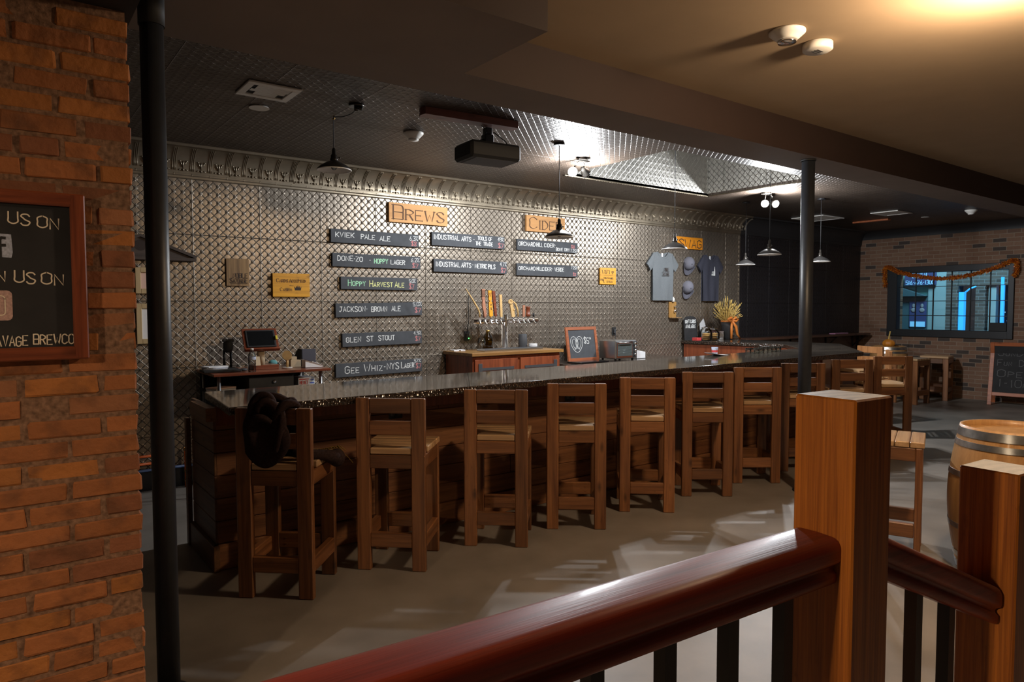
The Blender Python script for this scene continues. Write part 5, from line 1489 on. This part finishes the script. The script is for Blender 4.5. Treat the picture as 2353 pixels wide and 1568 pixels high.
q = MB(); q.box(-0.20, 0.20, -0.16, 0.155, 0.022, 0.265, 0.010); q.build('case', 'steel_brushed', t)
q = MB(); q.box(-0.185, 0.11, -0.172, -0.160, 0.035, 0.250, 0.003); d = q.build('door', 'chrome', t)
q = MB(); q.box(-0.172, 0.10, -0.1735, -0.1715, 0.06, 0.222); q.build('door_glass', 'oven_window', d)
q = MB(); q.tube([(-0.16, -0.176, 0.235), (-0.16, -0.198, 0.238), (0.09, -0.198, 0.238), (0.09, -0.176, 0.235)], 0.006, 8); q.build('handle', 'chrome', d)
q = MB()
for zz in (0.10, 0.14): q.tube([(-0.165, -0.174, zz), (0.095, -0.174, zz)], 0.0018, 5)
q.build('rack_wires', 'steel_brushed', d)
q = MB(); q.box(0.115, 0.198, -0.166, -0.160, 0.035, 0.250, 0.002); q.build('control_panel', 'charcoal', t)
for zz in (0.075, 0.125, 0.175, 0.222):
    q = MB(); q.lathe([(0.020, 0), (0.017, 0.022), (0.0, 0.023)], 14, M=Matrix.Translation((0.157, -0.166, zz)) @ Matrix.Rotation(R(90), 4, 'X')); q.build('knob', 'chrome', t)
for sx in (-0.16, 0.16):
    for sy in (-0.12, 0.12):
        q = MB(); q.lathe([(0.014, 0.0), (0.014, 0.024)], 10, o=(sx, sy, 0)); q.build('foot', 'matte_black', t)
t = thing('napkin_holder', 'small steel napkin holder with white napkins right of the oven', 'napkin holder', (7.09, 6.60, 0.9605))
q = MB(); q.prism([(-0.09, 0), (0.09, 0), (0.09, 0.085), (-0.09, 0.115)], -0.05, -0.046, M=XZ); q.box(-0.09, 0.09, -0.05, 0.05, 0, 0.004); q.prism([(-0.09, 0), (0.09, 0), (0.09, 0.085), (-0.09, 0.115)], 0.046, 0.05, M=XZ); q.build('holder', 'steel_brushed', t)
q = MB(); q.prism([(-0.082, 0.005), (0.088, 0.005), (0.088, 0.09), (-0.082, 0.12)], -0.052, 0.045, M=XZ); q.build('napkins', 'paper', t)
q = MB(); q.box(-0.26, 0.26, -0.13, 0.13, 0, 0.018, 0.006); tag(q.build('cutting_board', 'screen_black', None, (6.06, 6.50, 0.9615), (0, 0, R(4))), 'flat dark board lying under the pretzel sign', 'board')

# ------------------------------------------------------------------ things on the raised return of the bar
ZR = 1.1515
t = thing('gift_card_board', 'arched chalkboard reading GIFT CARDS AVAILABLE on the bar return', 'sign', (8.66, 6.96, ZR), (R(-4), 0, 0))
q = MB()
arch = [(-0.15, 0), (0.15, 0), (0.15, 0.31)] + [(0.15 * math.cos(R(a)), 0.31 + 0.065 * math.sin(R(a))) for a in range(15, 180, 15)] + [(-0.15, 0.31)]
q.prism(arch, -0.008, 0.008, M=XZ); q.build('board', 'slate_dark', t)
q = MB(); write(q, 'GIFT', -0.125, 0.265, 0.05, 0.10, 0.008, -0.0088); write(q, 'CARDS', 0.0, 0.265, 0.05, 0.125, 0.008, -0.0088); write(q, 'AVAILABLE', -0.12, 0.19, 0.05, 0.235, 0.008, -0.0088); q.build('chalk_lettering', 'chalk_white', t)
q = MB(); q.box(-0.05, 0.05, -0.05, 0.05, 0, 0.045, 0.004); tag(q.build('candle_cup', 'red_label', None, (8.60, 6.80, ZR)), 'small red cup in front of the gift card board', 'cup')
def jar(label, x, y, h):
    t = thing('cookie_jar', label, 'jar', (x, y, ZR))
    q = MB(); q.lathe([(0.0, 0.0), (0.085, 0.002), (0.098, 0.03), (0.098, h * 0.55), (0.085, h * 0.75), (0.062, h * 0.82), (0.062, h * 0.86)], 26, caps=False); q.build('jar', 'clear_glass', t)
    q = MB(); q.lathe([(0.068, h * 0.86), (0.066, h * 0.93), (0.02, h * 0.96), (0.014, h)], 22); q.build('lid', 'chrome', t)
    for k in range(4):
        q = MB(); q.lathe([(0.0, 0), (0.06, 0.0), (0.066, 0.012), (0.045, 0.024), (0.0, 0.026)], 16, caps=False)
        tag(q.build('cookie', 'cookie', None, (x + 0.008 * math.cos(k * 2.1), y + 0.008 * math.sin(k * 2.1), ZR + 0.006 + k * 0.0275)), 'round brown cookie in a glass jar by the gift card board', 'cookie', 'cookies in the glass jars')
jar('glass cookie jar with steel lid in front of the gift card board', 8.74, 6.74, 0.22)
jar('second glass cookie jar, partly behind the grey box', 8.98, 6.78, 0.19)
q = MB(); q.prism([(-0.07, 0.0), (0.03, 0.0), (0.075, 0.075), (0.03, 0.21), (-0.07, 0.13)], -0.004, 0.004, M=XZ @ Matrix.Rotation(R(0), 4, 'Z')); tag(q.build('envelope', 'paper', None, (8.97, 6.97, ZR + 0.12), (R(-6), 0, 0)), 'white envelope card propped on edge beside the gift card board', 'envelope')
q = MB(); q.box(-0.07, 0.07, -0.008, 0.06, 0, 0.122, 0.002); tag(q.build('card_carton', 'book_grey', None, (8.97, 6.93, ZR - 0.0005)), 'upright grey box between the cookie jars and the stacked books', 'box')
for k, (m_, hh) in enumerate((('paper', 0.022), ('charcoal', 0.02), ('cardboard', 0.024), ('book_grey', 0.018), ('paper', 0.02), ('book_mauve', 0.026))):
    z = ZR + sum((0.022, 0.02, 0.024, 0.018, 0.02, 0.026)[:k]) + 0.0005 * k
    t = thing('book', ['white book at the bottom of the stack by the wheat vase', 'dark book second from the bottom of the stack by the wheat vase', 'tan book third from the bottom of the stack by the wheat vase', 'grey book in the upper half of the stack by the wheat vase', 'white book just under the mauve one by the wheat vase', 'mauve book on top of the stack by the wheat vase'][k], 'book', (9.17, 6.88, z), (0, 0, R(rnd.uniform(-4, 4))), 'books stacked by the wheat vase')
    q = MB(); q.box(-0.10, 0.10, -0.075, 0.075, 0, hh, 0.002); q.build('cover', m_, t)
    q = MB(); q.box(-0.096, 0.1005, -0.0755, 0.0755, 0.003, hh - 0.003); q.build('pages', 'paper', t)
t = thing('wheat_vase', 'dark vase of dried wheat stalks tied with an orange ribbon on the bar return', 'vase', (9.40, 6.84, ZR))
q = MB(); q.lathe([(0.0, 0.0), (0.085, 0.002), (0.085, 0.22), (0.09, 0.27), (0.08, 0.27), (0.07, 0.03), (0.0, 0.03)], 24, caps=False); q.build('vase', 'charcoal', t)
q = MB()
wr = random.Random(4)
for k in range(100):
    a = wr.uniform(0, 2 * math.pi); r0 = wr.uniform(0, 0.055); r1 = r0 * 2.2 + wr.uniform(0.0, 0.16); hh = wr.uniform(0.46, 0.71) - r1 * 0.5
    x0, y0, x1, y1 = r0 * math.cos(a), r0 * math.sin(a), r1 * math.cos(a), min(r1 * math.sin(a), 0.15)
    q.tube([(x0, y0, 0.05), (x0 * 1.1, y0 * 1.1, 0.28), ((x0 + x1) / 2, (y0 + y1) / 2, 0.28 + (hh - 0.28) * 0.55), (x1, y1, hh)], [0.003, 0.003, 0.0035, 0.0025], 4)
    q.tube([(x0 * 0.2 + x1 * 0.8, y0 * 0.2 + y1 * 0.8, 0.28 + (hh - 0.28) * 0.8), (x1, y1, hh)], [0.008, 0.003], 5)
tag(q.build('wheat_stalks', 'straw', t), kind='stuff')
q = MB()
for s in (-1, 1):
    q.tube([(0, -0.09, 0.30), (s * 0.06, -0.12, 0.345), (s * 0.12, -0.115, 0.32), (s * 0.07, -0.12, 0.285), (0, -0.095, 0.30)], [0.012, 0.024, 0.028, 0.022, 0.010], 8)
q.tube([(0, -0.09, 0.30), (-0.03, -0.11, 0.18), (-0.025, -0.105, 0.01)], [0.014, 0.022, 0.02], 6)
q.tube([(0, -0.09, 0.30), (0.07, -0.12, 0.2), (0.09, -0.13, 0.08), (0.17, -0.13, 0.005)], [0.014, 0.026, 0.02, 0.012], 6)
q.tube([(0.088 * math.cos(R(a)), 0.088 * math.sin(R(a)), 0.285) for a in range(0, 361, 20)], 0.012, 6)
q.build('ribbon_bow', 'ribbon_orange', t)
# glasses and papers on the bar top
for k in range(12):
    q = MB(); q.lathe([(0.0, 0.001), (0.030, 0.001), (0.034, 0.055), (0.031, 0.055), (0.027, 0.006)], 14, caps=False)
    r_, c_ = divmod(k, 6)
    tag(q.build('tasting_glass', 'clear_glass', None, (6.86 + 0.085 * c_ + 0.03 * r_, 4.70 - 0.09 * r_, 1.1435 + 0.0006 * c_)), 'small clear tasting glass in the double row on the far part of the bar top', 'glass', 'tasting glasses on the bar top')
t = thing('paper_cup_stack', 'small blue and white paper cup beside the pink leaflet on the bar', 'cup', (6.33, 4.76, 1.1395))
q = MB(); q.lathe([(0.0, 0), (0.028, 0.0), (0.036, 0.085), (0.034, 0.085), (0.026, 0.004)], 18, caps=False); q.build('cup', 'chalk_blue', t)
q = MB(); q.lathe([(0.0322, 0.03), (0.0345, 0.055)], 18, caps=False); q.build('printed_band', 'red_label', t)
q = MB(); q.sheet(lambda u, v: (-0.12 + 0.26 * u, -0.06 + 0.12 * v, 0.002 + 0.03 * (1 - u) ** 2), 10, 3); o = q.build('leaflet', 'paper', None, (6.27, 4.70, 1.1415)); sm = o.modifiers.new('thick', 'SOLIDIFY'); sm.thickness = 0.002; tag(o, 'white and pink leaflet with a curled corner on the bar top', 'leaflet')

# ------------------------------------------------------------------ wall ledge, right part
t = thing('wall_ledge', 'dark wooden drink ledge along the right part of the tin wall', 'shelf', (11.9, 7.02, 1.145))
q = MB(); q.box(-2.1, 1.95, -0.30, 0, -0.035, 0.0, 0.004); q.build('shelf_board', 'ledge_dark', t)
for x in (-1.6, -0.4, 0.8, 1.8):
    q = MB(); q.box(x - 0.015, x + 0.015, -0.24, 0, -0.065, -0.036); q.box(x - 0.015, x + 0.015, -0.03, 0, -0.28, -0.065); q.tube([(x, -0.22, -0.06), (x, -0.02, -0.26)], 0.012, 6); q.build('bracket', 'iron_black', t)
q = MB(); q.box(-2.1, 1.95, -0.012, 0, -1.14, -0.036); q.build('lower_panel', 'ledge_dark', t)
q = MB(); q.box(-0.24, 0.24, -0.06, 0.06, 0, 0.02, 0.003); tag(q.build('magazine', 'book_mauve', None, (12.9, 6.86, 1.146)), 'mauve magazine lying on the dark wall ledge', 'magazine')

# water pipes low on the wall at the left
t = thing('water_pipe', 'orange water pipe with brass fittings low on the tin wall by the thick pole', 'pipe', (1.3, WY - 0.035, 0))
q = MB(); q.tube([(-0.6, 0, 0.32), (-0.18, 0, 0.32)], 0.012, 10); q.tube([(-0.6, 0, 0.25), (-0.18, 0, 0.25)], 0.012, 10); q.tube([(0.08, -0.05, 0.34), (0.08, -0.05, 0.0)], 0.014, 10); q.build('tube', 'orange_pipe', t)
for z in (0.345, 0.14, 0.05):
    q = MB(); q.lathe([(0.019, 0), (0.019, 0.025)], 10, o=(0.08, -0.05, z)); q.build('fitting', 'brass', t)
t = thing('water_pipe', 'blue water pipe low on the tin wall below the orange one', 'pipe', (1.3, WY - 0.035, 0))
q = MB(); q.tube([(-0.33, 0.0, 0.02), (-0.33, 0.0, 0.17), (-0.30, 0.0, 0.19), (0.20, 0.0, 0.19)], 0.012, 10); q.build('tube', 'blue_pipe', t)
for z in (0.06, 0.12):
    q = MB(); q.lathe([(0.018, 0), (0.018, 0.02)], 10, o=(-0.33, 0.0, z)); q.build('fitting', 'steel_brushed', t)

# ------------------------------------------------------------------ pendants
def pendant_parts(t, cordlen, lit=False):
    q = MB(); q.lathe([(0.130, 0.0), (0.128, 0.010), (0.100, 0.034), (0.060, 0.058), (0.032, 0.070), (0.028, 0.074)], 36, caps=False)
    q.lathe([(0.124, 0.002), (0.096, 0.030), (0.058, 0.053), (0.030, 0.066)], 36, mi=1, caps=False)
    q.tube([(0.128 * math.cos(R(g)), 0.128 * math.sin(R(g)), 0.001) for g in range(0, 361, 10)], 0.0038, 6, mi=1, caps=False)  # white bead added to catch floodlight, stands for the lit inner rim
    q.build('shade', ['steel_black_gloss', 'white_enamel'], t)
    q = MB(); q.lathe([(0.028, 0.070), (0.030, 0.085), (0.024, 0.092), (0.024, 0.115), (0.016, 0.122), (0.014, 0.160), (0.006, 0.170)], 20); q.tube([(0.02, 0, 0.10), (0.042, 0, 0.10)], 0.005, 6); q.ellipsoid((0.045, 0, 0.10), 0.008, 0.008, 0.008); q.build('socket', 'iron_gloss', t)
    q = MB(); q.ellipsoid((0, 0, 0.035), 0.028, 0.028, 0.034); q.build('bulb', 'bulb_warm' if lit else 'clear_glass', t)
    if cordlen:
        q = MB(); q.tube([(0, 0, 0.165), (0, 0, 0.165 + cordlen)], 0.0035, 6); q.build('cord', 'matte_black', t)
        q = MB(); q.lathe([(0.055, 0.165 + cordlen - 0.018), (0.05, 0.165 + cordlen - 0.001)], 20); q.build('canopy', 'iron_black', t)
plain('steel_black_gloss', (0.030, 0.028, 0.027), 0.28, 0.3, 0.6)
plain('iron_gloss', (0.05, 0.045, 0.04), 0.22, 0.8)
plain('white_enamel', (0.85, 0.83, 0.80), 0.35)
for x, y, z, ztop, lab in ((4.114, 4.80, 2.30, 3.139, 'black pendant lamp hanging in front of the Cider sign'),
                           (5.693, 4.80, 2.27, 3.889, 'black pendant lamp hanging in front of the SWAG sign'),
                           (8.515, 5.90, 2.26, 3.139, 'small far pendant lamp left of the bright double floodlight'),
                           (7.090, 4.60, 2.26, 3.889, 'pendant lamp hanging straight below the bright double floodlight'),
                           (9.062, 5.10, 2.28, 3.139, 'pendant lamp half hidden by the slim steel pole')):
    t = thing('pendant_lamp', lab, 'lamp', (x, y, z), group='pendant lamps over the bar')
    pendant_parts(t, ztop - z - 0.165)
t = thing('pendant_lamp', 'pendant lamp on a swagged cord from a hook, near the white vent', 'lamp', (2.115, 5.115, 2.722), group='pendant lamps over the bar')
pendant_parts(t, 0)
q = MB(); q.tube(cat_spline([(0, 0, 0.165), (0, 0, 0.39), (0.004, -0.03, 0.398), (0.012, -0.15, 0.375), (0.02, -0.28, 0.368), (0.024, -0.34, 0.378), (0.025, -0.36, 0.40)], 4), 0.0035, 6); q.build('cord', 'matte_black', t)
q = MB(); q.tube([(0, 0, 0.417), (0, 0, 0.405), (0.012, 0, 0.395), (0.0, 0, 0.382), (-0.012, 0, 0.392)], 0.004, 6); q.build('hook', 'brass', t)
q = MB(); q.lathe([(0.055, 0.400), (0.055, 0.417)], 20, o=(0.025, -0.365, 0)); q.tube([(0.025, -0.365, 0.402), (0.025, -0.36, 0.37)], 0.016, 10); q.tube([(0.03, -0.37, 0.398), (0.06, -0.39, 0.385)], 0.014, 10); q.build('canopy', 'iron_gloss', t)

# assumed lamp out of view, placed to light the brick pier from the left
t = thing('pendant_lamp', 'assumed warm lit pendant lamp, out of view on the entrance side left of the brick pier', 'lamp', (-1.9, 0.6, 2.33))
pendant_parts(t, 3.239 - 2.33 - 0.165, True)

# flush lamp at the top right
t = thing('flush_lamp', 'glowing flush ceiling lamp with a metal finial on the tan ceiling', 'lamp', (3.90, 1.21, 3.239))
q = MB(); q.lathe([(0.17, 0), (0.17, -0.02), (0.155, -0.03)], 32); q.build('base', 'brass', t)
q = MB(); q.lathe([(0.155, -0.03), (0.14, -0.06), (0.09, -0.09), (0.03, -0.105), (0.0, -0.106)], 32, caps=False); q.build('glass_bowl', 'bulb_warm', t)
q = MB(); q.lathe([(0.045, -0.104), (0.04, -0.112), (0.008, -0.116), (0.008, -0.122), (0.016, -0.128), (0.014, -0.142), (0.0, -0.146)], 18); q.build('finial', 'iron_gloss', t)

# ------------------------------------------------------------------ floodlights
def flood(label, loc, heads):
    t = thing('twin_floodlight', label, 'floodlight', loc, group='twin floodlights on the tin ceiling')
    q = MB(); q.lathe([(0.065, -0.022), (0.065, -0.001)], 24); q.box(-0.09, 0.09, -0.02, 0.02, -0.03, -0.018, 0.003); q.build('ceiling_plate', 'iron_gloss', t)
    for (hx, hy, hz), aim, lit in heads:
        d = Vector(aim).normalized()
        M = Matrix.Translation((hx, hy, hz)) @ d.to_track_quat('Z', 'Y').to_matrix().to_4x4()
        q = MB(); q.lathe([(0.0, -0.105), (0.022, -0.105), (0.028, -0.07), (0.046, -0.02), (0.050, 0.0), (0.046, 0.0)], 24, M=M, caps=False)
        b0 = M @ Vector((0, 0, -0.1)); q.tube([b0, (hx * 0.6, hy * 0.6, -0.05), (hx * 0.35, hy * 0.35, -0.02)], 0.007, 8)
        h_ = q.build('lamp_head', 'iron_gloss', t)
        q = MB(); q.ellipsoid((0, 0, 0), 0.045, 0.045, 0.016, M=None, nu=18, nv=8)
        q.v = [tuple(M @ Vector(v) + Vector((0, 0, 0))) for v in q.v]
        q.build('lens', 'bulb_cool' if lit else 'clear_glass', h_)
flood('twin floodlight left of the ceiling well, its heads turned apart', (4.69, 5.13, 3.139), [((-0.045, 0.085, -0.125), (-0.6, -0.7, -0.35), True), ((0.15, 0.10, -0.115), (0.75, 0.35, -0.25), True)])
flood('twin floodlight right of the ceiling well, both heads lit', (8.02, 5.26, 3.139), [((-0.075, -0.03, -0.150), (-0.75, -0.6, -0.3), True), ((0.075, -0.09, -0.150), (-0.3, -0.85, -0.35), True)])

# ------------------------------------------------------------------ ceiling fittings
def vent(label, loc, rot, w, d):
    t = thing('air_vent', label, 'vent', loc, (0, 0, rot))
    q = MB()
    f = 0.05
    for x0, x1, y0, y1 in ((-w, w, -d, -d + f), (-w, w, d - f, d), (-w, -w + f, -d + f, d - f), (w - f, w, -d + f, d - f)):
        q.box(x0, x1, y0, y1, -0.014, 0, 0.003)
    q.build('frame', 'white_plastic', t)
    q = MB(); q.box(-w + f, w - f, -d + f, d - f, -0.002, -0.0005); q.build('backing', 'matte_black', t)
    n = 9
    for k in range(n):
        y = -d + f + (2 * d - 2 * f) * (k + 0.5) / n
        q = MB(); q.cbox(0.02 if k < 4 else 0, y, -0.008, 2 * (w - f) - (0.10 if k > n - 4 else 0.02), (2 * d - 2 * f) / n * 0.82, 0.003, M=None); q.build('louvre', 'white_plastic', t)
    return t
vent('white ceiling vent beside the round cover plate', (1.527, 4.80, 3.139), 0, 0.175, 0.165)
vent('white ceiling vent far away above the brick wall window', (11.33, 5.22, 3.139), 0, 0.25, 0.21)
vent('pale ceiling vent just right of the slim steel pole', (11.0, 6.25, 3.139), 0, 0.33, 0.28)
q = MB(); q.lathe([(0.072, -0.008), (0.07, -0.0005)], 28); tag(q.build('cover_plate', 'white_plastic', None, (1.595, 5.235, 3.139)), 'round white cover plate on the tin ceiling behind the vent', 'cover plate')
q = MB(); q.lathe([(0.062, -0.006), (0.06, -0.0005)], 24); tag(q.build('cover_plate', 'white_plastic', None, (12.33, 5.14, 3.139)), 'small round cover plate on the far ceiling near the brick wall', 'cover plate')
def smoke(label, loc, r):
    t = thing('smoke_detector', label, 'smoke detector', loc, group='round white detectors')
    q = MB(); q.lathe([(r, -0.001), (r, -0.012), (r * 0.82, -0.028), (r * 0.62, -0.045), (r * 0.56, -0.052)], 30); q.build('housing', 'white_plastic', t)
    q = MB(); q.lathe([(r * 0.5, -0.052), (r * 0.5, -0.066), (r * 0.1, -0.070)], 24); q.build('sensor_head', 'chrome' if r > 0.095 else 'white_plastic', t)
smoke('white smoke detector on the tin ceiling left of the projector', (2.862, 5.22, 3.139), 0.085)
smoke('white smoke detector on the far ceiling above the window', (12.0, 4.35, 3.139), 0.085)
smoke('flared white smoke detector with a metal tip on the tan ceiling', (3.67, 2.29, 3.239), 0.10)
t = thing('co_detector', 'flat round white detector beside the flared one on the tan ceiling', 'detector', (3.985, 2.285, 3.239))
q = MB(); q.lathe([(0.085, -0.001), (0.085, -0.038), (0.074, -0.046), (0.0, -0.047)], 30); q.build('housing', 'white_plastic', t)
q = MB()
for k in range(3): q.box(-0.03, 0.03, -0.02 + 0.018 * k, -0.012 + 0.018 * k, -0.049, -0.046)
q.build('slots', 'charcoal', t)

# projector on its board
t = thing('projector_board', 'dark red mounting board on the tin ceiling above the projector', 'mounting board', (2.965, 4.508, 3.115), (0, 0, R(-5)))
q = MB(); q.prism([(-0.40, -0.055), (0.40, -0.055), (0.415, 0.0), (0.40, 0.055), (-0.40, 0.055), (-0.415, 0.0)], -0.030, 0.0235); q.build('board', 'mount_board', t)
t = thing('projector', 'black projector hanging from its ceiling board on a short arm', 'projector', (3.155, 4.55, 2.90), (0, 0, R(-5)))
q = MB(); q.box(-0.225, 0.225, -0.15, 0.15, -0.085, 0.045, 0.02); q.build('body', 'matte_black', t)
q = MB(); q.box(-0.17, 0.19, -0.13, 0.13, -0.0865, -0.0852); q.build('underside_plate', 'charcoal', t)
q = MB(); q.lathe([(0.035, 0), (0.038, 0.03), (0.03, 0.035)], 20, M=Matrix.Translation((0.13, 0.145, -0.005)) @ Matrix.Rotation(R(-90), 4, 'X')); q.build('lens', 'screen_black', t)
q = MB(); q.box(-0.04, 0.04, -0.035, 0.035, 0.046, 0.13, 0.006); q.box(-0.028, 0.028, -0.028, 0.028, 0.13, 0.182, 0.004); q.tube([(-0.03, 0, 0.09), (-0.08, -0.03, 0.07), (-0.13, -0.06, 0.046)], 0.008, 6); q.tube([(0.03, 0, 0.08), (0.1, 0.05, 0.046)], 0.008, 6); q.build('mount_arm', 'iron_black', t)
q = MB(); q.tube([(0.035, -0.03, 0.15), (0.09, -0.03, 0.12), (0.14, -0.05, 0.08), (0.155, -0.06, 0.042)], 0.004, 6); q.tube([(-0.03, -0.04, 0.12), (-0.05, -0.05, 0.16), (-0.08, -0.045, 0.18)], 0.003, 6); q.build('cable', 'matte_black', t)
q = MB(); q.box(-0.05, 0.05, -0.30, 0.30, -0.028, -0.0005, 0.003); tag(q.build('ceiling_board', 'frame_orange', None, (12.05, 5.88, 3.139)), 'short orange-brown board on the far tin ceiling', 'board')

# garland round the window and a black box on its sill
t = thing('tinsel_garland', 'orange tinsel garland draped across the top of the window', 'garland', (FX - 0.06, 0, 0))
pts = cat_spline([(6.50, 2.08), (6.515, 2.25), (6.50, 2.42), (6.40, 2.41), (6.30, 2.345), (6.10, 2.285), (5.85, 2.225), (5.58, 2.185), (5.32, 2.185), (5.05, 2.225), (4.80, 2.29), (4.58, 2.37), (4.42, 2.445), (4.35, 2.43), (4.33, 2.30), (4.36, 2.20)], 16)
gr = random.Random(3)
q = MB(); q.tube([(0, y, z) for y, z in pts], 0.012, 6); q.build('core', 'garland_dark', t)
q = MB()
for i, (y, z) in enumerate(pts):
    for k in range(14):
        a, l = gr.uniform(0, 6.283), gr.uniform(0.025, 0.05)
        ox, oy, oz = gr.uniform(-0.05, 0.03), math.cos(a) * l, math.sin(a) * l
        bx, by = gr.uniform(-0.006, 0.006), y + gr.uniform(-0.01, 0.01)
        w_ = 0.006
        q.add([(bx, by - w_, z), (bx, by + w_, z + w_), (bx + ox, by + oy + w_, z + oz), (bx + ox, by + oy - w_, z + oz - w_)], [(0, 1, 2, 3)], 0 if gr.random() < 0.45 else 1)
tag(q.build('tinsel', ['garland_foil', 'garland_dark'], t), kind='stuff')
q = MB(); q.box(-0.05, 0.05, -0.13, 0.13, 0, 0.145, 0.004); tag(q.build('sill_box', 'matte_black', None, (FX + 0.02, 4.60, 1.233)), 'black box standing in the lower right corner of the window', 'box')
